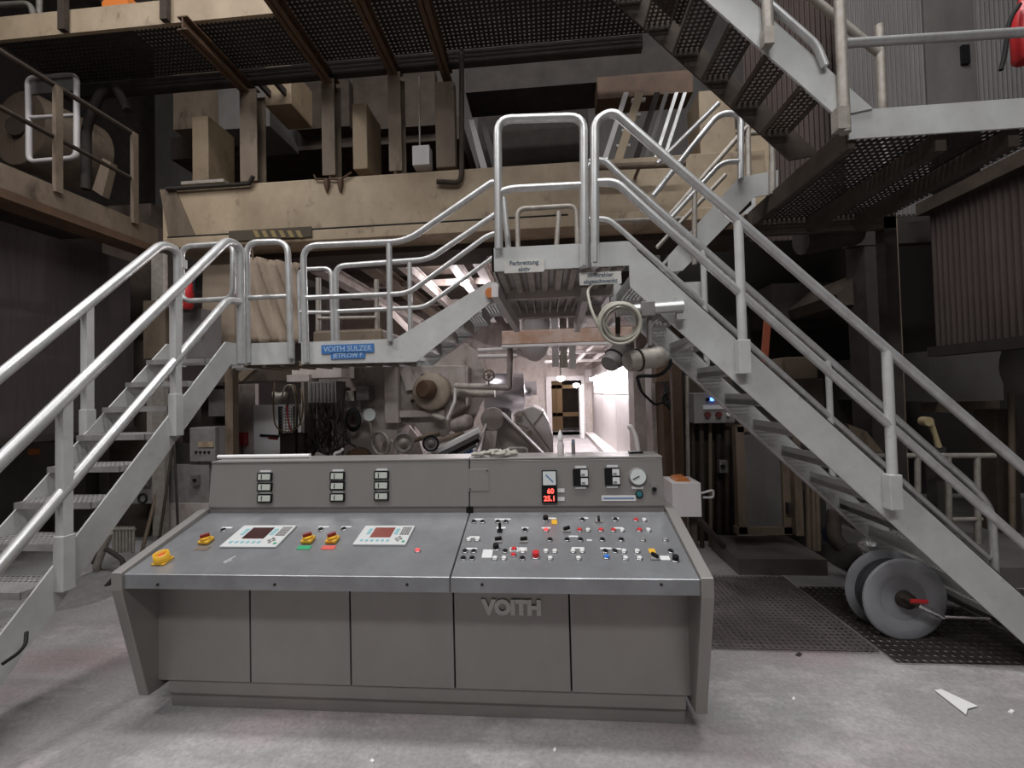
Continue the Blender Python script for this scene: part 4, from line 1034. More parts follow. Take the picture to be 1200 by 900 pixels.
# ================================================================== right background
CXW = 4.05
cw = thing('corrugated_wall', 'dark brown corrugated sheet wall beyond the bridge stairs', 'sheet wall', (CXW, 4.0, 2.0))
MB().corrugated((CXW, 4.75, 2.03), (0, -2.6, 0), (0, 0, 1.45), 44, 0.014).build('corrugated_sheet', M['corr_dark'], cw)
MB().box(CXW - 0.05, CXW + 0.1, 2.1, 4.8, 1.93, 2.03).build('bottom_rail', M['dark'], cw)
MB().box(CXW - 0.1, CXW + 0.1, 2.1, 4.8, 3.42, 3.55).build('top_rail', M['darkbrown'], cw)
uwl = thing('corrugated_wall', 'grey corrugated sheet wall behind the landing', 'sheet wall', (3.5, 5.0, 3.4))
MB().corrugated((A(985, 60, 5.0).x, 5.0, 3.5), (A(1085, 60, 5.0).x - A(985, 60, 5.0).x, 0, 0), (0, 0, 3.0), 18, 0.016).build('corrugated_sheet', M['corr'], uwl)
MB().pbox(1083, -60, 1142, 126, 4.98, 0.05).build('flat_sheet', M['plategrey'], uwl)
MB().corrugated((A(1142, 60, 5.0).x, 5.0, 3.5), (A(1300, 60, 5.0).x - A(1142, 60, 5.0).x, 0, 0), (0, 0, 3.0), 28, 0.016).build('corrugated_sheet', M['corr'], uwl)
MB().corrugated((A(870, 60, 5.6).x, 5.6, 3.5), (A(990, 60, 5.6).x - A(870, 60, 5.6).x, 0, 0), (0, 0, 3.3), 20, 0.014).build('corrugated_sheet', M['corr_dark'], uwl)
MB().box(A(985, 60, 5.0).x, A(1300, 60, 5.0).x, 4.99, 5.1, 3.2, 3.52).build('sill_beam', M['dark'], uwl)
MB().pbox(1128, 52, 1137, 74, 4.95, 0.05).build('latch', M['black'], uwl)
fx = thing('fire_extinguisher', 'red fire extinguisher at the rail end of the landing', 'extinguisher', A(1198, 72, 2.9))
c = A(1203, 72, 2.9)
MB().lathe(c, (0, 0, 1), [(0, 0.05), (0.02, 0.065), (0.3, 0.065), (0.36, 0.03), (0.4, 0.025)], 18).build('cylinder', M['red'], fx)
MB().beam(c + Vector((0, 0, 0.2)), Vector((LX2, LY0 - 0.02, c.z + 0.2)), 0.03, 0.04).build('bracket', M['dark'], fx)
MB().tube(fillet([A(1195, 5, 2.85), A(1182, 25, 2.85), A(1178, 62, 2.85), A(1173, 82, 2.85)], 0.1), 0.012, 8).build('hose', M['blackrub'], fx)
# dark machine carcass at the right
T('machine_column', 'stained brown column beyond the bridge stair handrails', 'column', MB().pbox(1042, 255, 1060, 640, 4.9, 0.3), M['cream_dark'])
T('machine_column', 'dark column beside the stained brown column', 'column', MB().pbox(1020, 255, 1040, 640, 5.0, 0.3), M['dark'])
T('machine_box', 'dull brown sloping housing between the dark columns', 'box', MB().ppoly([(980, 345), (1005, 320), (1030, 312), (1030, 355), (985, 358)], 5.2, 1.0), M['darkbrown'])
T('machine_box', 'dark housing low beyond the bridge stair handrail', 'box', B(905, 330, 1030, 380, 6.2, 0.69), M['dark'])
T('wooden_crate', 'pale brown box behind the bridge stair stringer', 'crate', B(921, 418, 958, 444, 4.5, 0.4), M['cream_dark'], bevel=0.01)
T('wooden_crate', 'brown lower box under the pale brown box behind the stairs', 'crate', B(926, 444, 966, 476, 4.5, 0.4), M['darkbrown'], bevel=0.01)
op = thing('orange_post', 'orange painted slanting post behind the bridge stair handrail', 'post', A(896, 425, 4.7))
MB().ppoly([(898, 375), (904, 373), (900, 425), (894, 425)], 4.7, 0.06).build('post', mat('dull_orange', (0.30, 0.07, 0.03), 0.7), op)
q = A(897, 425, 4.73); MB().box(q.x - 0.03, q.x + 0.03, 4.7, 4.76, 0, q.z).build('foot', M['near_black'], op)
T('machine_box', 'speckled grey machine housing above the brown bracket shelf beyond the bridge stairs', 'box', B(1090, 410, 1175, 470, 5.3, 1.62), M['plategrey'])
T('machine_box', 'brown bracket shelf under the speckled grey housing', 'shelf', B(1125, 470, 1172, 484, 5.05, 0.5), M['cream_dark'])
T('machine_column', 'upright brown sheet beside a tall conduit beyond the bridge stairs', 'column', B(1168, 480, 1195, 640, 4.6, 0.2), M['darkbrown'])
T('conduit', 'tall conduit beside the upright brown sheet', 'conduit', MB().tube([A(1185, 460, 4.5), Vector((A(1186, 620, 4.5).x, 4.5, 0.15))], 0.025, 8), M['cream_dark'])
T('pulley_housing', 'dark rounded pulley housing under the brown corrugated wall', 'housing', MB().lathe(A(1200, 430, 4.4), (0.2, -1, 0), [(0, 0.28), (0.2, 0.26), (0.24, 0.1)], 24), M['plategrey'])
lv = thing('lever', 'ochre bone shaped lever on the dark machine beyond the bridge stairs', 'lever', A(1095, 525, 4.6))
MB().tube([A(1090, 495, 4.6), A(1096, 510, 4.6), A(1100, 524, 4.6)], [0.03, 0.022, 0.028], 10).build('arm', M['boneyellow'], lv)
MB().pdisc(1089, 494, 4.55, 5, 0.08, 16).build('boss', M['boneyellow'], lv)
q = A(1100, 524, 4.6); MB().box(q.x - 0.05, q.x + 0.05, 4.58, 4.7, 0.16, q.z).build('pedestal', M['near_black'], lv)
fn = thing('guard_fence', 'low dull tube fence beyond the foot of the bridge stairs', 'fence', A(1090, 610, 4.3))
MB().tube([A(1020, 534, 4.3), A(1165, 534, 4.3)], 0.025, 8).build('top_rail', M['galv_dirty'], fn)
MB().tube([A(1115, 609, 4.3), A(1150, 608, 4.3)], 0.02, 8).build('lower_rail', M['galv_dirty'], fn)
for px in (1075, 1111, 1145):
    MB().tube([A(px, 534, 4.3), Vector((A(px, 612, 4.3).x, 4.3, 0.16))], 0.025, 8).build('post', M['galv_dirty'], fn)
T('base_slab', 'low concrete machine base beyond the bridge stairs', 'base', MB().box(2.6, 6.5, 3.75, 6, 0, 0.16), M['plategrey'])
ck = thing('webbed_casting', 'brown webbed casting on a dark stand behind the bridge stair stringer', 'casting', A(1015, 530, 4.6))
MB().ppoly([(994, 497), (1015, 505), (1035, 530), (1000, 530)], 4.6, 0.2).build('casting', M['cream_dark'], ck)
q = A(1015, 530, 4.65); MB().box(q.x - 0.1, q.x + 0.1, 4.62, 4.78, 0.16, q.z).build('stand', M['near_black'], ck)
cs_ = A(945, 476, 4.55); T('crate_stand', 'black steel stand under the brown boxes behind the bridge stairs', 'stand', MB().box(cs_.x - 0.15, cs_.x + 0.15, 4.55, 4.85, 0, cs_.z), M['near_black'])
T('machine_backdrop', 'dark backdrop sheet standing for the unlit machine beyond the bridge stairs', 'machine', MB().box(1.95, 8.9, 6.9, 7.2, 0, 4.2), M['near_black'])  # added dark sheet, its colour stands for the unlit depth
T('duct', 'dark duct with small bright fitting under the landing', 'duct', MB().tube([A(938, 282, 4.1), A(1003, 270, 4.1)], 0.13, 14), M['dark'])
# rusty pillar, pipes and control boxes between aisle and cabinet
T('rust_pillar', 'rust brown steel pillar beside the lit machine aisle', 'column', MB().pbox(779, 430, 800, 640, 4.9, 0.3), M['rust'])
T('rust_pillar', 'orange rust stained plate on the lit aisle edge', 'column', MB().pbox(765, 420, 781, 600, 5.2, 0.3), M['pink'])
T('terminal_box', 'rust brown terminal box with cables above the rusty pillar', 'box', B(769, 408, 790, 448, 4.6, 0.2), M['rust'], bevel=0.006)
for i, (px, y0, y1, m, r) in enumerate(((797, 420, 600, 'dark', 0.03), (805, 440, 590, 'galv_dirty', 0.022), (812, 490, 640, 'darkbrown', 0.02), (822, 495, 650, 'darkbrown', 0.025), (832, 495, 650, 'cream_dark', 0.02), (842, 495, 650, 'dark', 0.03), (852, 500, 650, 'darkbrown', 0.025), (858, 500, 650, 'dark', 0.02))):
    T('conduit', ['thick black', 'pale galvanised', 'thin brown', 'brown', 'pale stained', 'broad dark', 'dull brown', 'thin black'][i] + ' vertical conduit beneath or beside the lit control box', 'conduit',
      MB().tube([A(px, y0, 4.62 + 0.03 * (i % 3)), Vector((A(px + 1, y1, 4.62 + 0.03 * (i % 3)).x, 4.62 + 0.03 * (i % 3), 0))], r, 8), M[m], 'vertical conduits by the lit control box')
T('backing_sheet', 'sooty sheet behind the vertical conduits', 'panel', MB().pbox(795, 440, 862, 634, 4.75, 0.05), M['darkbrown'])
cb = thing('control_box', 'grey wall control box with blue and red pilot lamps', 'control box', A(836, 496, 4.5))
MB().pbox(813, 460, 861, 496, 4.5, 0.26).build('enclosure', M['boxgrey'], cb, bevel=0.008)
MB().pbox(824, 474.5, 848, 479.5, 4.49, 0.012).build('legend_plate', M['label'], cb)
for px, py, m in ((835, 468, 'bluelit'), (842, 468, 'red'), (848, 467.5, 'redled'), (830, 468, 'black')):
    MB().pdisc(px, py, 4.47, 2.0, 0.04, 12).build('pilot_lamp', M[m], cb)
for px in (830, 843): MB().pdisc(px, 486, 4.47, 3.3, 0.04, 14).build('push_button', mat('dark_red', (0.12, 0.02, 0.02), 0.5), cb)
MB().pdisc(854, 486, 4.47, 2, 0.04, 12).build('push_button', M['whitebtn'], cb)
sw = thing('switch_box', 'small grey switch box below the lit control box', 'switch', A(848, 554, 4.6))
MB().pbox(843.5, 540, 853, 554, 4.53, 0.072).build('box', M['plategrey'], sw)
MB().pdisc(848, 547, 4.5, 2.3, 0.04, 12).build('knob', M['black'], sw)
dc = thing('sheet_cabinet', 'dull grey cabinet door on posts under the bridge stairs', 'cabinet', A(905, 640, 4.3))
MB().pbox(874, 506, 917, 620, 4.3, 0.03).build('door_leaf', M['plategrey'], dc)
for a in ((864, 500, 874, 626), (917, 500, 929, 626), (864, 498, 929, 506), (864, 618, 929, 627)):
    MB().pbox(a[0], a[1], a[2], a[3], 4.27, 0.08).build('frame_bar', M['cream_dark'], dc)
MB().pbox(924, 590, 929, 602, 4.22, 0.05).build('hinge', M['dark'], dc)
MB().pbox(931, 500, 940, 628, 4.2, 0.08).build('post', M['cream_dark'], dc)
for i, px in enumerate((946, 952, 957)):
    T('floor_pipe', ['pipe of three next to the dull cabinet door', 'middle pipe of three beside the dull cabinet door', 'pipe of three next to the dark elbow pipe'][i], 'pipe', MB().tube([A(px, 550, 4.25), A(px + 2, 645, 4.25)], 0.022, 8), M['cream_dark'], 'three pipes by the cabinet')
T('base_plate', 'low rust stained floor plate under the dull cabinet door', 'plate', MB().box(A(862, 650, 4.0).x, A(965, 650, 4.0).x, 3.95, 4.58, 0, 0.14), M['oil'])
T('elbow_pipe', 'curved dark pipe elbow under the bridge stairs', 'pipe', MB().ptube([(978, 600, 4.3), (976, 628, 4.2), (990, 645, 4.1), (1010, 650, 4.1)], 0.06, 0.2), M['darkbrown'])
T('blue_canister', 'small blue canister under the bridge stairs', 'canister', MB().lathe(Vector((A(972, 608, 4.4).x, 4.4, 0.14)), (0, 0, 1), [(0, 0.06), (0.1, 0.06), (0.13, 0.03)], 14), mat('dull_blue', (0.06, 0.08, 0.2), 0.6))
T('dark_mound', 'dark tangle of hoses and pipes under the bridge stairs', 'pipes', MB().ptube([(985, 665, 3.9), (1000, 640, 3.9), (1015, 660, 3.9), (1035, 650, 3.9)], 0.06, 0.2), M['near_black'])
bx = thing('catch_tray', 'white sheet metal tray on a bracket post at the pressure gauge end of the desk', 'tray', A(805, 605, 3.2))
MB().pbox(788, 566, 822, 606, 3.2, 0.25).build('tray', M['pale'], bx, bevel=0.004)
MB().tube(fillet([A(822, 578, 3.3), A(836, 574, 3.3), A(836, 583, 3.3), A(824, 583, 3.3)], 0.02), 0.009, 8).build('handle', M['galv'], bx)
MB().tube([A(812, 606, 3.3), Vector((A(812, 606, 3.3).x, 3.3, 0))], 0.03, 8).build('bracket_post', M['darkbrown'], bx)
MB().tube([A(818, 608, 3.3), A(848, 640, 3.6)], 0.025, 8).build('brace', M['darkbrown'], bx)
T('orange_cloth', 'orange cloth lying in the white tray', 'cloth', MB().ppoly([(790, 567), (794, 561), (805, 560), (812, 566)], 3.25, 0.15), M['orange'])

# ================================================================== floor gratings, scraps
fg = MB()
gx0 = AZ(845, 700, 0.004).x
a = Vector((1.25, 2.75, 0.012))
g1 = thing('floor_grating', 'perforated steel floor plate beside the hose reel under the landing', 'floor plate', (1.8, 3.2, 0))
MB().box(1.0, 2.0, 2.82, 3.9, 0.001, 0.006).build('pit_cover', M['concrete'], g1)
MB().perf((1.0, 2.82, 0.016), (1.0, 0, 0), (0, 1.08, 0), 26, 28, 0.24).build('perforated_sheet', M['oil'], g1)
g2 = thing('floor_grating', 'perforated steel floor plate below the foot of the bridge stairs', 'floor plate', (2.6, 3.2, 0))
MB().box(2.02, 4.2, 2.72, 3.7, 0.001, 0.006).build('pit_cover', M['concrete'], g2)
MB().perf((2.02, 2.72, 0.016), (2.2, 0, 0), (0, 0.98, 0), 44, 20, 0.26).build('perforated_sheet', M['dark'], g2)
ps = MB()
pp = [AZ(x, y, 0.006) for x, y in ((1095, 809), (1103, 808), (1146, 828), (1134, 831), (1132, 838))]
o = T('paper_scrap', 'torn white paper scrap on the concrete floor', 'paper', ps.prism(pp[::-1], (0, 0, 0.003)), M['paper'])
T('floor_wire', 'thin bent wire loop on the floor in front of the hose reel', 'wire', MB().tube(fillet([AZ(x, y, 0.006) for x, y in ((1066, 762), (1078, 771), (1145, 772), (1147, 768), (1128, 752))], 0.05), 0.004, 6), M['dark'])
T('floor_wire', 'thin dark cable trailing over the floor toward the hose reel', 'wire', MB().tube(fillet([AZ(x, y, 0.006) for x, y in ((900, 730), (955, 731), (975, 738), (990, 737))], 0.08), 0.005, 6), M['blackrub'])
for px, py, w, m, lab in ((436, 893, 3, 'paper', 'tiny pale crumb on the floor before the plain desk panels'), (1185, 835, 4, 'paper', 'small white flake on the floor beside the torn paper'),
                          (650, 880, 2, 'paper', 'tiny pale crumb on the floor under the cast lettering'), (936, 768, 4, 'dark', 'small dark lump on the floor at the grating edge'),
                          (930, 820, 2, 'paper', 'tiny pale crumb on open floor between desk and torn paper')):
    q = [AZ(px - w, py, 0.0), AZ(px + w * 0.3, py + 2, 0.0), AZ(px + w, py - 1, 0.0), AZ(px, py - 3, 0.0)]
    T('floor_crumb', lab, 'debris', MB().prism(q, (0, 0, 0.006)), M[m], 'crumbs on the floor')
# ================================================================== hose reel
RC = A(1061, 705, AZ(1061, 751, 0).y)
rr = RC.z + 0.012
hr = thing('hose_reel', 'grey hose reel with red valve standing on the floor by the bridge stairs', 'hose reel', (RC.x, RC.y, 0))
axv = Vector((0.04, -1, 0)).normalized()       # points out of the front disc
c0 = Vector((RC.x, RC.y, rr))
MB().lathe(c0, axv, [(-0.012, rr), (0.0, rr), (0.006, rr - 0.015), (0.006, rr * 0.62), (-0.02, rr * 0.5), (-0.03, 0.06)], 40).build('front_disc', M['reelgrey'], hr)
MB().lathe(c0, axv, [(-0.165, rr), (-0.152, rr), (-0.152, 0.05)], 40).build('rear_disc', M['reelgrey'], hr)
wnd = MB()
for k in range(5): wnd.torus(c0 - axv * (0.03 + k * 0.025), axv, rr - 0.06, 0.014, 32, 8)
wnd.lathe(c0, axv, [(-0.155, rr - 0.06), (-0.035, rr - 0.06)], 32)
wnd.build('wound_hose', M['hose'], hr)
MB().lathe(c0, axv, [(-0.03, 0.06), (0.03, 0.05), (0.05, 0.02)], 18).build('hub', M['dark'], hr)
h0 = c0 + axv * 0.05
MB().tube([h0 + Vector((-0.06, 0, 0.05)), h0 + Vector((0.02, -0.01, 0.0))], 0.02, 10).build('valve', M['darkbrown'], hr)
MB().tube([h0 + Vector((-0.03, -0.02, 0.025)), h0 + Vector((0.07, -0.02, 0.022))], 0.013, 10).build('red_handle', M['red'], hr)
MB().tube([h0 + Vector((0.02, -0.01, 0)), h0 + Vector((0.10, -0.02, -0.04)), h0 + Vector((0.16, -0.02, -0.075))], [0.022, 0.02, 0.014], 10).build('hose_tail', M['silver'], hr)
MB().tube([h0 + Vector((0.15, -0.02, -0.07)), A(1160, 725, RC.y - 0.05)], 0.007, 8).build('feed_line', M['pale'], hr)
for s in (-1, 1):
    for yy in (0.02, -0.2):
        q = c0 + axv * yy
        MB().beam(q + Vector((0.0, 0, 0)), Vector((q.x + 0.16 * s, q.y + 0.02, 0.0)), 0.02, 0.02).build('stand_leg', M['dark'], hr) if yy < 0 else None
bt = thing('foil_wrapped_valve', 'crumpled silver foil cap above the hose reel', 'cap', A(1016, 652, 3.3))
c = A(1019, 641, 3.3)
MB().lathe(c, (0.6, -0.6, -0.2), [(-0.06, 0.035), (-0.02, 0.06), (0.03, 0.065), (0.05, 0.05)], 18).build('cap', M['silver'], bt)
MB().tube([c + Vector((-0.04, 0, -0.02)), A(1014, 656, 3.3)], 0.01, 8).build('stem', M['pale'], bt)
MB().tube([c, Vector((c.x, c.y + 0.02, 0.0))], 0.02, 8).build('standpipe', M['dark'], bt)
# ================================================================== papermaking machine behind the console
PK, PA = M['pink'], M['pale']
mf = thing('cast_machine', 'dirty cream cast machine frame with round bearing cap behind the desk', 'machine frame', (-1.4, 5.4, 0))
MB().ppoly([(352, 427), (466, 427), (466, 500), (460, 545), (352, 545)], 5.3, 0.5).build('left_casting', PK, mf, bevel=0.02)
MB().pbox(450, 428, 466, 496, 5.18, 0.12).build('vertical_rib', PK, mf, bevel=0.01)
MB().ppoly([(466, 428), (546, 428), (546, 475), (528, 488), (522, 512), (496, 512), (485, 498), (466, 496)], 5.35, 0.45).build('right_casting', PK, mf, bevel=0.02)
MB().pbox(466, 481, 520, 489, 5.25, 0.1).build('ledge', PK, mf, bevel=0.008)
MB().pbox(352, 545, 551, 640, 5.2, 0.7).build('foot', M['plategrey'], mf)
MB().ppoly([(478, 425), (492, 455), (476, 458), (466, 428)], 5.28, 0.07).build('gusset', PK, mf)
q = A(505, 459, 5.2)
MB().lathe(q, (0, -1, 0), [(-0.15, 0.235), (0.0, 0.235), (0.02, 0.215), (0.03, 0.13)], 36).build('bearing_cap', M['cap'], mf)
MB().lathe(q + Vector((-0.02, 0, 0.02)), (-0.35, -1, 0.1), [(0.02, 0.125), (0.12, 0.115), (0.14, 0.09)], 28).build('shaft_cover', M['rust'], mf)
MB().ppoly([(505, 429), (545, 402), (556, 410), (564, 422), (569, 436), (570, 460), (552, 500), (530, 500), (530, 440)], 5.75, 0.08).build('round_guard', PK, mf, bevel=0.01)
MB().tube([A(534, 450, 5.2), A(533, 470, 5.15), A(524, 492, 5.1)], 0.02, 8).build('drain_pipe', PA, mf)
for px, py in ((495, 440), (515, 440), (483, 470)): MB().pdisc(px, py, 5.32, 2, 0.04, 10).build('bolt', M['dark'], mf)
# items fixed to the frame
lb = thing('louvred_box', 'grey ribbed heater box at the head of the machine frame', 'box', A(375, 472, 5.0))
MB().pbox(361, 447, 394, 472, 5.0, 0.25).build('casing', M['boxgrey'], lb)
for k in range(7): MB().pbox(363 + k * 4.3, 449, 365 + k * 4.3, 470, 4.985, 0.02).build('fin', M['plategrey'], lb)
T('channel_beam', 'pale rusty channel sticking out under the walkway sign', 'beam', MB().box(A(342, 432, 4.3).x, A(400, 432, 4.3).x, 4.3, 4.6, A(370, 443, 4.3).z, A(370, 427, 4.3).z), PK)
T('channel_beam', 'ledge plate under the pale rusty channel', 'plate', B(336, 439, 362, 447, 4.25, 0.2), PK)
T('junction_box', 'dark grey junction box on the cream machine frame', 'box', B(417, 452, 432, 469, 5.15, 0.16), M['boxgrey'], bevel=0.006)
T('junction_box', 'small pale junction box beside the dark grey one', 'box', B(404, 458, 415, 470, 5.18, 0.13), M['galv_dirty'], bevel=0.006)
ga = thing('pressure_gauge', 'round pale pressure gauge on the machine frame', 'gauge', A(433, 500, 5.1))
MB().lathe(A(433, 486, 5.15), (0, -1, 0), [(0, 0.085), (0.04, 0.085), (0.045, 0.078)], 24).build('case', M['boxgrey'], ga)
MB().lathe(A(433, 486, 5.105), (0, -1, 0), [(0, 0.076), (0.002, 0.076)], 24).build('dial', M['dialface'], ga)
MB().tube([A(434, 494, 5.14), A(436, 510, 5.14), A(444, 535, 5.14)], 0.012, 6).build('capillary', M['galv_dirty'], ga)
cc = MB()
for k in range(5):
    c = A(414, 492, 5.2 - 0.02 * k)
    pts = [c + Vector((0.09 * cos(t * pi / 8), 0, (0.14 - 0.01 * k) * sin(t * pi / 8))) for t in range(17)]
    cc.tube(pts, 0.014, 6, cap=False)
T('cable_coil', 'black coil of cable hung on the machine frame', 'cable', cc, M['blackrub'])
tg = MB()
rnd = random.Random(3)
for k in range(36):
    x = rnd.uniform(362, 402); y = 472
    pts = [A(x, y, 5.0)]
    for s in range(4):
        pts.append(A(x + rnd.uniform(-8, 14) * (s + 1) / 3, y + (s + 1) * rnd.uniform(12, 18), 4.95 + rnd.uniform(-0.1, 0.1)))
    tg.tube(fillet(pts, 0.06, 3), rnd.choice((0.006, 0.009, 0.012)), 5)
o = tag(tg.build('cable_tangle', M['dark']), 'dense tangle of dusty cables hanging from the ribbed box', 'cables', kind='stuff')
for i, (px, py, R) in enumerate(((446, 520, 0.14), (458, 528, 0.12))):
    T('hose_loop', ['upper', 'lower'][i] + ' loop of grey hose on the foot of the machine frame', 'hose', MB().torus(A(px, py, 5.0), (0.5, 1, 0.1), R, 0.022), M['galv_dirty'])
T('brown_drum', 'rust brown drum end low behind the control desk', 'drum', MB().pdisc(418, 540, 5.08, 15, 0.125), M['rust'])
T('tap', 'small white tap behind the control desk', 'tap', MB().ptube([(392, 538, 4.0), (392, 531, 4.0), (398, 530, 4.0), (402, 526, 4.0)], 0.014, 0.02), M['white'])
T('strut', 'grey strut leaning behind the white tube on the control desk', 'strut', MB().tube([A(372, 533, 4.2), A(388, 541, 4.0)], 0.03, 8), M['galv_dirty'])
# hand wheels
for i, (px, py, r, Y) in enumerate(((473, 519, 0.105, 4.6), (505, 519.5, 0.085, 4.7))):
    hw_ = thing('hand_wheel', ['large grey hand wheel over the bright sheet', 'dark rimmed hand wheel beside the large grey one'][i], 'hand wheel', A(px, py + r * F_PX / Y, Y))
    c = A(px, py, Y)
    MB().lathe(c, (0.1, -1, 0), [(-0.05, r), (0.0, r), (0.01, r * 0.9), (0.005, r * 0.7), (-0.01, r * 0.6), (0.02, r * 0.35), (0.025, r * 0.1)], 28).build('wheel', M['galv_dirty'] if i == 0 else M['boxgrey'], hw_)
    MB().torus(c + Vector((0, -0.005, 0)), (0.1, -1, 0), r * 0.97, 0.012).build('rim', M['boxgrey'] if i == 0 else M['black'], hw_)
    MB().tube([c + Vector((0.02, 0.05, 0)), c + Vector((0.25, 0.55, 0.05))], 0.03, 8).build('spindle', M['cream_dark'], hw_)
T('bright_sheet', 'bright lilac white sheet behind the hand wheels', 'sheet', MB().ppoly([(461, 492), (476, 494), (490, 512), (500, 545), (500, 640), (461, 640)], 6.2, 0.04), M['white'])
# sloping foil bars, steel highlights painted in as white and blue bars
sl_ = thing('foil_unit', 'sloping polished steel foils between hand wheels and triangular bracket', 'foil unit', A(528, 545, 4.9))
for k, (a, b, m) in enumerate((((488, 540), (562, 503), 'white'), ((497, 541), (561, 509), 'chrome'), ((508, 541), (560, 514), 'dark'), ((515, 541), (556, 520), 'chrome'), ((522, 541), (550, 526), 'signblue'))):
    MB().beam(A(a[0], a[1], 4.85 + 0.04 * k), A(b[0], b[1], 5.0 + 0.04 * k), 0.25, 0.045).build('foil_bar', M[m], sl_)
MB().tube([A(553, 541, 4.9), A(570, 497, 5.1)], 0.014, 8).build('support_rod', PA, sl_)
T('gear_motor', 'rust stained gear motor above the sloping foils', 'motor', MB().lathe(A(540, 497, 5.3), (1, -0.5, 0.3), [(-0.1, 0.09), (0.1, 0.1), (0.14, 0.09), (0.15, 0.04)], 20), PK)
T('small_valve', 'small grey valve body under the round guard', 'valve', MB().lathe(A(514, 489, 5.21), (1, 0, -0.3), [(-0.08, 0.03), (0.02, 0.045), (0.08, 0.03)], 14), M['galv_dirty'])
# triangular bracket and roll cover
tb_ = thing('bracket', 'pale triangular bracket with round bearing plate behind the desk', 'bracket', A(595, 545, 5.6))
MB().ppoly([(560, 548), (570, 494), (590, 486), (652, 548)], 5.6, 0.12).build('web', PK, tb_, bevel=0.01)
MB().lathe(A(577.5, 491, 5.58), (0, -1, 0), [(-0.05, 0.155), (0.03, 0.155), (0.04, 0.145)], 30).build('bearing_plate', PK, tb_)
MB().ppoly([(563, 545), (570, 505), (583, 505), (578, 545)], 5.5, 0.1).build('post', PK, tb_, bevel=0.005)
MB().beam(A(589, 484, 5.5), A(640, 535, 5.5), 0.2, 0.02).build('sloping_edge', PA, tb_)
MB().tube(fillet([A(594, 541, 5.45), A(594, 525, 5.45), A(618, 525, 5.45), A(618, 540, 5.45)], 0.05), 0.015, 8).build('handle', PA, tb_)
cv_ = thing('roll_cover', 'white curved roll cover in the lit machine aisle', 'cover', A(630, 545, 6.6))
pr = [(602, 490), (612, 480), (624, 476), (636, 482), (643, 495), (648, 512), (649, 545), (649, 615), (625, 615)]
MB().ppoly(pr, 6.6, 1.2).build('cover', PA, cv_, bevel=0.02)
for a, b in (((612, 482), (646, 530)), ((625, 498), (637, 482))):
    MB().tube([A(a[0], a[1], 6.58), A(b[0], b[1], 6.58)], 0.012, 6).build('seam_bar', M['galv_dirty'], cv_)
MB().tube(fillet([A(603, 495, 6.5), A(615, 500, 6.5), A(622, 505, 6.5), A(620, 512, 6.5)], 0.06), 0.02, 8).build('hose', M['galv_dirty'], cv_)
for px, py in ((606, 486), (617, 508), (632, 528)):
    MB().lathe(A(px, py, 6.5), (0.6, -1, 0.2), [(0, 0.05), (0.08, 0.06), (0.1, 0.04)], 12).build('nozzle', PK, cv_)
# polished roll, pipes, valve, tank
pr_ = thing('polished_roll', 'shiny steel roll in the lit machine aisle', 'roll', A(595, 485, 8.2))
MB().lathe(A(568, 461, 8.2), (1, 0.1, 0), [(0, 0.36), (0.02, 0.38), (0.74, 0.38), (0.76, 0.36), (0.77, 0.12), (0.9, 0.1)], 36).build('shell', M['chrome'], pr_)
q = A(590, 461, 8.2); MB().box(q.x - 0.15, q.x + 0.15, 8.1, 8.5, 0, q.z - 0.3).build('pedestal', M['plategrey'], pr_)
T('process_pipe', 'pink brown process pipe bending from the rusty beam to the machine', 'pipe', MB().ptube([(598, 401, 4.8), (597, 455, 4.8), (590, 454, 4.8), (534, 452, 5.2)], 0.035, 0.08, 12), M['pink'])
T('process_pipe', 'broad grey pipe running behind the pink brown pipe', 'pipe', MB().tube([A(530, 461, 5.3), A(580, 461, 5.3)], 0.05, 12), M['galv_dirty'])
T('process_pipe', 'pair of thin pale pipes under the bridge', 'pipe', MB().tube([A(560, 411, 5.4), A(606, 408, 5.4)], 0.025, 8).tube([A(560, 418, 5.4), A(606, 417, 5.4)], 0.025, 8), PA)
vw = thing('valve_wheel', 'small ochre valve wheel under the ramp steps', 'valve', A(573, 448, 4.9))
MB().torus(A(573, 440, 4.85), (0, 1, 0), 0.06, 0.012, 20, 6).build('rim', M['cream_dark'], vw)
MB().lathe(A(573, 440, 4.85), (0, -1, 0), [(-0.03, 0.025), (0.02, 0.02)], 12).build('hub', M['cream_dark'], vw)
for k in range(3):
    a = k * pi / 3; c = A(573, 440, 4.85); v = Vector((cos(a), 0, sin(a))) * 0.058
    MB().tube([c - v, c + v], 0.006, 6).build('spoke', M['cream_dark'], vw)
MB().tube([A(573, 440, 4.88), A(573, 453, 4.88)], 0.01, 6).build('stem', M['galv_dirty'], vw)
tk = thing('hopper', 'grey white rounded hopper hanging under the rusty beam', 'hopper', A(627, 428, 5.6))
c = A(627, 395, 6.3)
MB().lathe(c, (0, 0, -1), [(c.z - 2.95, 0.225), (0, 0.225), (0.16, 0.22), (0.27, 0.17), (0.34, 0.09), (0.36, 0.02)], 30).build('bowl', M['pale'], tk)
T('roll_tag', 'white framed board with a figure seven in the machine aisle', 'sign', MB().pbox(613, 447, 629, 463, 8.6, 0.03), PA)
T('rusty_beam', 'orange rust stained cross beam under the bridge', 'beam', MB().box(A(588, 393, 4.6).x, A(742, 393, 4.6).x, 4.6, 4.85, A(640, 402, 4.6).z, A(640, 386, 4.6).z), M['rust_or'] if 'rust_or' in M else mat('orange_rust', (0.34, 0.17, 0.09), 0.7, 0, (0.52, 0.42, 0.38), 6, 0.9), bevel=0.008)
T('rusty_beam', 'pale ledge strip along the rusty cross beam', 'strip', MB().box(A(588, 404, 4.58).x, A(742, 404, 4.58).x, 4.58, 4.7, A(640, 405.5, 4.58).z, A(640, 402.5, 4.58).z), PA)
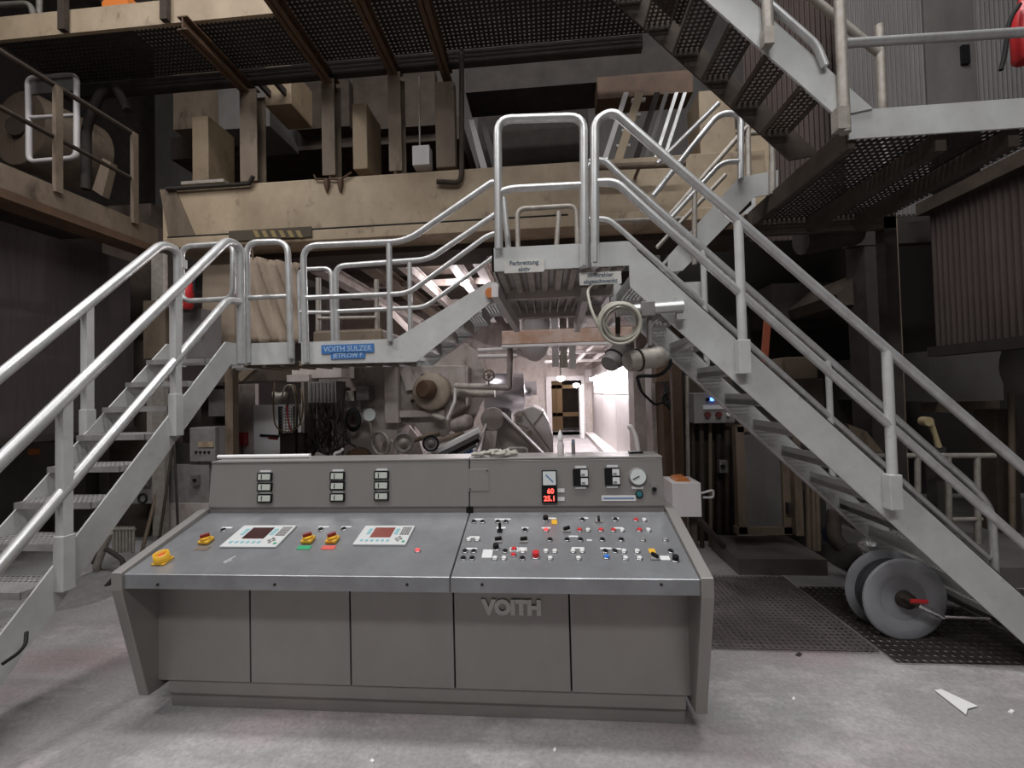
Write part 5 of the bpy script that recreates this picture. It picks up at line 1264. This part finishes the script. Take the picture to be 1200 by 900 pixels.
for i, px in enumerate((647, 657, 667)):
    T('hanger_plate', ['pale hanger plate under the rusty beam next to the hopper', 'grey hanger plate between two pale ones under the rusty beam', 'pale hanger plate under the rusty beam next to the lattice'][i], 'plate', MB().box(A(px, 420, 6.1 + 0.2 * i).x, A(px + 8, 420, 6.1 + 0.2 * i).x, 6.1 + 0.2 * i, 6.16 + 0.2 * i, A(px, 430, 6.1).z, 2.95), PA if i != 1 else M['galv_dirty'], 'hanger plates under the rusty beam')
# ceiling lattice over the aisle
la = thing('ceiling_lattice', 'white steel lattice over the lit machine aisle', 'lattice', (0.7, 9.0, 2.55))
for px in (664, 684, 705):
    x = AZ(px, 415, 2.62).x; y0 = 6.5
    MB().box(x - 0.04, x + 0.04, 6.0, 15.5, 2.6, 2.68).build('long_bar', PA, la)
for y in (6.6, 8.2, 10.2, 13):
    MB().box(0.0, 1.75, y, y + 0.07, 2.56, 2.64).build('cross_bar', PA, la)
MB().box(-0.6, 1.9, 6.0, 16.4, 2.95, 3.0).build('roof_sheet', PK, la)
# aisle wall of panels with lamp strip
WX = 1.75
wa = thing('aisle_wall', 'pale panel wall along the lit machine aisle', 'wall panels', (WX, 12, 0))
ys = [8.3, 10.9, 13.4, 16.4]
for k in range(3):
    MB().box(WX, WX + 0.05, ys[k] + 0.02, ys[k + 1] - 0.02, 0.1, 1.55).build('panel', PA, wa)
    MB().box(WX, WX + 0.05, ys[k] + 0.02, ys[k + 1] - 0.02, 1.58, 2.5).build('panel', PA, wa)
MB().box(WX + 0.03, WX + 0.1, 8.3, 16.4, 0, 2.95).build('backing', PK, wa)
MB().box(WX - 0.3, WX, 8.3, 16.4, 0.0, 0.12).build('kerb', PA, wa)
for i, (y0, y1) in enumerate(((8.4, 10.6), (10.9, 13.1), (13.4, 15.6))):
    ft = thing('fluorescent_lamp', ['lit fluorescent lamp at the aisle wall end post', 'middle lit fluorescent lamp along the aisle wall', 'lit fluorescent lamp beside the far doorway'][i], 'lamp', (WX - 0.12, (y0 + y1) / 2, 2.25), 'fluorescent lamps in the aisle')
    MB().box(WX - 0.2, WX - 0.02, y0, y1, 2.13, 2.19).build('housing', PA, ft)
    MB().tube([(WX - 0.11, y0 + 0.05, 2.09), (WX - 0.11, y1 - 0.05, 2.09)], 0.04, 10).build('tube', M['tube_lit'], ft)
MB().box(WX - 0.06, WX + 0.35, 8.05, 8.28, 0, 2.95).build('end_post', PK, wa)
T('aisle_post', 'pink white square post between aisle wall and rusty pillar', 'column', MB().pbox(745, 425, 768, 640, 6.0, 0.4), PK)
T('hinge_box', 'small switch on the far doorway jamb', 'switch', MB().box(DX1 + 0.15, DX1 + 0.4, 16.42, 16.5, 2.0, 2.5), PA)
T('door_rail', 'white rail post beside the far doorway', 'post', MB().tube([(DX1 - 0.1, 15.5, 0), (DX1 - 0.1, 15.5, 1.9)], 0.09, 8), M['white'])
fr_ = MB(); 
structure(fr_.box(DX0 - 0.2, DX0, 16.44, 16.72, 0, A(662, 444, 16.5).z + 0.1).box(DX1, DX1 + 0.12, 16.44, 16.72, 0, A(662, 444, 16.5).z + 0.1).box(DX0, DX1, 16.44, 16.72, A(662, 446, 16.5).z, A(662, 444, 16.5).z + 0.1).build('trim_1', PA))
tf = thing('timber_rack', 'yellow timber rack in the dark room beyond the far doorway', 'rack', ((DX0 + DX1) / 2, 18.5, 0))
for px in (649, 656):
    x = A(px, 480, 18.5).x; MB().box(x - 0.12, x + 0.12, 18.5, 18.7, 0, 2.6).build('post', M['wood'], tf)
for z in (0.7, 1.9, 2.45): MB().box(DX0 - 0.3, DX1 + 0.5, 18.5, 18.7, z - 0.08, z + 0.08).build('rail', M['wood'], tf)
structure(MB().box(-3, 4, 16.7, 20.2, -0.3, 0).build('floor_beyond_door', M['concrete']))
structure(MB().box(-3, 4, 16.7, 20.2, 4.6, 4.8).build('ceiling_beyond_door', M['darkbrown']))
def lamp(px, py, Y, r, label, watts, top):
    c = A(px, py, Y)
    l = thing('round_lamp', label, 'lamp', c + Vector((0, 0, -r)))
    MB().lathe(c, (0, -0.6, -1), [(-r * 0.7, r * 0.5), (-r * 0.2, r * 1.1), (0, r * 1.15)], 18).build('reflector', M['plategrey'], l)
    MB().lathe(c, (0, -0.6, -1), [(0.0, r), (r * 0.4, r * 0.9), (r * 0.75, r * 0.5), (r * 0.85, 0.01)], 18).build('glass', M['lamp_lit'], l)
    MB().tube([c + Vector((0, 0, r * 0.4)), Vector((c.x, c.y, top))], 0.02, 6).build('stem', M['dark'], l)
    if watts:
        b = bulb('lamp_bulb', c + Vector((0, -0.6 * r, -r)) * 1.0 - Vector((0, 0.0, r * 1.6)), watts, (1.0, 0.93, 0.97), r)
        b.parent = l; b.location = b.location - W[l.name]
lamp(544, 330, 7.5, 0.085, 'bright round lamp among the beams behind the ramp handrail', 110, 3.95)
lamp(657, 443, 12.0, 0.11, 'bright round lamp before the far doorway', 90, 2.95)
lamp(675, 451, 18.0, 0.13, 'small lamp beyond the far doorway', 25, 4.6)
# beams running into the depth behind the walkway
for i, (px, py, w, m) in enumerate(((336, 300, 0.22, 'pink'), (396, 291, 0.25, 'cream_dark'), (455, 300, 0.12, 'pink'), (512, 287, 0.14, 'pale'), (548, 288, 0.14, 'pale'), (575, 300, 0.1, 'pink'))):
    q = A(px, py, 5.4)
    T('roof_beam', ['broad pink grey', 'broad brown', 'narrow pink grey', 'bright flanged', 'pale short', 'thin pink grey'][i] + ' beam running back into the machine above the walkway rails', 'beam',
      MB().box(q.x - w / 2, q.x + w / 2, 5.4, 11.5, q.z, q.z + 0.02).box(q.x - w / 2, q.x + w / 2, 5.4, 11.5, q.z + 0.16, q.z + 0.18).box(q.x - 0.02, q.x + 0.02, 5.4, 11.5, q.z + 0.02, q.z + 0.16), M[m], 'beams running into the machine')
for i, y in enumerate((6.3, 7.8, 9.5)):
    T('roof_purlin', ['first', 'second', 'third'][i] + ' purlin crossing the machine beams counted from the cream beam', 'beam', MB().box(-3.4, -0.6, y, y + 0.1, 3.72, 3.82), PK, 'purlins above the walkway')
T('machine_roof', 'dark roof sheet over the beams behind the walkway', 'roof', MB().box(-4.5, -0.3, 5.75, 11.5, 3.95, 4.0), M['darkbrown'])
T('hood_cover', 'pale sloped hood behind the walkway rails', 'hood', MB().ppoly([(398, 402), (405, 352), (440, 352), (480, 392), (486, 415), (486, 600), (398, 600)], 6.4, 0.8), PK)
T('low_drum', 'brown low drum behind the walkway rails', 'drum', MB().pbox(366, 386, 448, 419, 4.6, 0.8), M['cream_dark'], bevel=0.03)
for i, (a, b) in enumerate((((373, 326), (373, 402)), ((441, 328), (442, 402)))):
    T('rear_post', ['dark stand post behind the rear rail frame', 'dark stand post behind the rear handrail'][i], 'post', MB().tube([A(a[0], a[1], 4.66), A(b[0], 388, 4.66)], 0.03, 8), M['galv_dirty'])
T('rear_pipe', 'dusty sloping pipe behind the walkway rails', 'pipe', MB().tube([A(373, 373, 4.64), A(441, 372, 4.64)], 0.02, 8), M['galv_dirty'])
# left end of the machine: walls, boxes, cable tray
T('pale_wall_sheet', 'pink white wall sheet beside the bright board', 'sheet', MB().pbox(270, 450, 300, 640, 6.4, 0.08), PK)
T('pale_wall_sheet', 'narrow pink wall sheet beside the walkway stair stringer', 'sheet', MB().pbox(214, 480, 238, 540, 6.5, 0.08), PK)
T('bright_board', 'bright white board with pencil marks behind the cable tray', 'board', MB().pbox(298, 474, 360, 640, 6.2, 0.06), M['white'])
T('under_beam', 'dark brown beam under the stair landing', 'beam', MB().pbox(250, 428, 342, 447, 4.4, 0.3), M['darkbrown'])
T('under_beam', 'slanting rusty brace under the stair landing', 'beam', MB().beam(A(282, 444, 4.3), A(300, 428, 4.3), 0.06, 0.08), M['cream_dark'])
T('upright', 'rusty upright between stair stringer and pink wall sheet', 'post', MB().pbox(263, 447, 272, 640, 5.6, 0.1), M['rust'])
T('upright', 'dark upright beside the ribbed heater box', 'post', MB().pbox(357, 445, 366, 600, 5.1, 0.1), M['darkbrown'])
T('relay_box', 'pale relay box with lid on the stained panel by the stairs', 'box', B(244, 456, 262, 488, 5.2, 0.17), M['boxgrey'], bevel=0.006)
T('relay_board', 'stained brown board behind the pale relay box', 'board', B(236, 452, 268, 622, 5.36, 0.05), M['darkbrown'])
ib = thing('instrument_box', 'grey instrument box with dial lettering on a post behind the desk', 'box', A(236, 541, 4.6))
MB().pbox(222, 501, 252, 541, 4.6, 0.2).build('enclosure', M['boxgrey'], ib, bevel=0.008)
MB().pbox(232, 518, 250, 524, 4.59, 0.01).build('legend_plate', M['cream'], ib)
for k in range(4): MB().pdisc(229 + k * 5, 530, 4.585, 1.5, 0.02, 10).build('switch', M['black'], ib)
MB().pbox(252, 500, 268, 541, 4.65, 0.12).build('side_box', M['plategrey'], ib)
MB().tube([A(231, 539, 4.73), Vector((A(231, 541, 4.73).x, 4.73, 0))], 0.035, 8).build('post', M['galv_dirty'], ib)
rb = thing('red_bracket', 'red clamp with wires beside the pink wall sheet', 'clamp', A(282, 540, 6.3))
MB().pbox(280, 507, 286, 522, 6.3, 0.1).build('clamp', M['darkred'], rb)
MB().pbox(272, 512, 280, 540, 6.3, 0.12).build('box', M['cream_dark'], rb)
MB().tube(fillet([A(283, 522, 6.25), A(286, 545, 6.25), A(292, 538, 6.25), A(296, 548, 6.25)], 0.04), 0.006, 6).build('wire', M['blackrub'], rb)
ct = thing('cable_tray', 'dark perforated cable tray stand with looped cables behind the desk', 'cable tray', A(336, 545, 5.0))
MB().pbox(328, 508, 346, 545, 5.0, 0.15).build('base', M['dark'], ct)
q0, q1 = A(328, 510, 5.0), A(345, 478, 5.0)
MB().perf((q0.x, 5.0, q0.z), (q1.x - q0.x, 0, 0), (0, 0, q1.z - q0.z), 5, 9, 0.34, n=4).build('perforated_front', M['boxgrey'], ct)
for x in (q0.x, q1.x): MB().box(x - 0.012, x + 0.012, 4.99, 5.05, q0.z, q1.z + 0.02).build('side_rail', M['dark'], ct)
MB().pbox(349, 508, 355.5, 545, 5.0, 0.09).build('side_block', M['dark'], ct)
for i, (pts, m) in enumerate((([(322, 440), (320, 475), (322, 500), (335, 508), (350, 502), (356, 480), (353, 455)], 'cablebrown'), ([(330, 466), (334, 452), (342, 450), (347, 470), (346, 500)], 'cable'), ([(338, 455), (345, 450), (349, 475), (352, 498)], 'cablebrown'), ([(336, 475), (337, 490), (341, 504)], 'red'))):
    MB().tube(fillet([A(x, y, 4.84) for x, y in pts[:-1]] + [A(pts[-1][0], pts[-1][1], 4.98)], 0.15), 0.009, 6).build('cable_loop', M[m], ct)
sp = thing('spotlight', 'small grey spotlight above the cable tray', 'spotlight', A(332, 472, 4.9))
MB().lathe(A(336, 462, 5.02), (-1, -0.2, -0.35), [(0, 0.04), (0.08, 0.05), (0.13, 0.09), (0.14, 0.08)], 16).build('housing', M['galv_dirty'], sp)
MB().tube([A(338, 462, 5.02), A(336, 481, 5.02)], 0.015, 8).build('bracket', M['dark'], sp)
T('rubber_plug', 'black rubber cap under the walkway edge', 'cap', MB().lathe(A(330, 446, 4.5), (0, 0, 1), [(0, 0.04), (0.07, 0.045), (0.1, 0.03)], 12), M['black'])
T('red_pen', 'red and black torch clipped beside the cable tray', 'torch', MB().tube([A(315, 513, 4.95), A(325, 514, 4.95)], 0.018, 8), mat('dark_red_torch', (0.2, 0.02, 0.02), 0.5))
T('black_rod', 'short black rod on the bright board', 'rod', MB().tube([A(305, 510, 6.186), A(327, 511, 6.186)], 0.018, 6), M['black'])
# ================================================================== pipe arm with two lamps and cable coil under the right stairs
pa2 = thing('pipe_arm', 'grey pipe arm clamped through the bridge stair stringer', 'pipe', A(760, 360, 2.7))
MB().tube([A(722, 365, 2.60), A(800, 359, 2.60)], 0.034, 14).build('pipe', M['galv'], pa2)
MB().pbox(752, 353, 768, 370, 2.55, 0.09).build('clamp', M['boxgrey'], pa2, bevel=0.004)
MB().pbox(793, 348, 804, 374, YB - 0.055, 0.056).build('flange', SG, pa2)
MB().beam(A(761, 368, 2.60), A(761, 405, 2.60), 0.05, 0.02).build('hanger', M['boxgrey'], pa2)
MB().beam(A(724, 366, 2.61), A(724, 390, 2.72), 0.03, 0.02).build('hanger', M['dark'], pa2)
for i, (a, b, lab) in enumerate((((714, 427), (734, 402), 'grey cylinder lamp under the cable coil'), ((735, 424), (776, 417), 'grey cylinder lamp with round end cap under the pipe arm'))):
    l = thing('cylinder_lamp', lab, 'lamp', A((a[0] + b[0]) / 2, max(a[1], b[1]) + 8, 2.72), 'cylinder lamps on the pipe arm')
    p0, p1 = (A(a[0], a[1], 2.56), A(b[0], b[1], 2.64)) if i else (A(a[0], a[1], 2.72), A(b[0], b[1], 2.84))
    L = (p1 - p0).length
    MB().lathe(p0, p1 - p0, [(0, 0.058), (L * 0.12, 0.062), (L * 0.75, 0.062), (L * 0.8, 0.066), (L * 0.95, 0.064), (L, 0.045)], 22).build('housing', M['boxgrey'] if i == 0 else M['galv_dirty'], l)
    MB().torus(p0.lerp(p1, 0.3), p1 - p0, 0.063, 0.008, 22, 6).build('clamp_band', M['dark'], l)
    MB().lathe(p1, p1 - p0, [(0, 0.045), (0.03, 0.04), (0.035, 0.02)], 16).build('end_cap', M['galv'], l)
    MB().tube([(p0 + p1) / 2 + Vector((0, 0, 0.05)), A(761, 403, 2.60) if i else A(724, 389, 2.72)], 0.014, 6).build('yoke', M['boxgrey'], l)
co = MB()
rn = random.Random(5)
for k in range(8):
    c = A(726.5 + rn.uniform(-2, 2), 379 + rn.uniform(-2, 2), 2.44 + 0.0155 * k); R = 0.105 + rn.uniform(-0.014, 0.012)
    co.torus(c, (rn.uniform(-0.15, 0.15), 1, rn.uniform(-0.1, 0.1)), R, 0.009, 26, 6)
co.tube(fillet([A(708, 395, 2.48), A(693, 365, 2.50), A(688, 340, 2.62), A(697, 332, 2.67)], 0.1), 0.009, 6)
co.tube(fillet([A(706, 375, 2.48), A(720, 397, 2.48), A(732, 400, 2.49), A(746, 388, 2.50)], 0.08), 0.009, 6)
T('cable_coil', 'pale grey coil of cable hanging from the pipe arm', 'cable', co, M['cable'])
T('lamp_cable', 'dark cable looping from the cylinder lamp to the rusty terminal box', 'cable',
  MB().tube(fillet([A(778, 416, 2.645), A(788, 424, 2.66), A(775, 441, 2.70), A(746, 440, 2.74), A(749, 452, 3.0), A(752, 460, 3.4), A(768, 475, 4.2), A(780, 470, 4.5), A(783, 452, 4.6)], 0.3), 0.012, 6), M['blackrub'])
T('cable_knot', 'knot of dark cables under the rusty terminal box', 'cable', MB().torus(A(785, 468, 4.5), (0.3, 1, 0), 0.07, 0.014).torus(A(788, 474, 4.5), (-0.3, 1, 0.2), 0.05, 0.014).tube([A(778, 448, 4.6), A(784, 480, 4.5)], 0.014, 6), M['blackrub'])
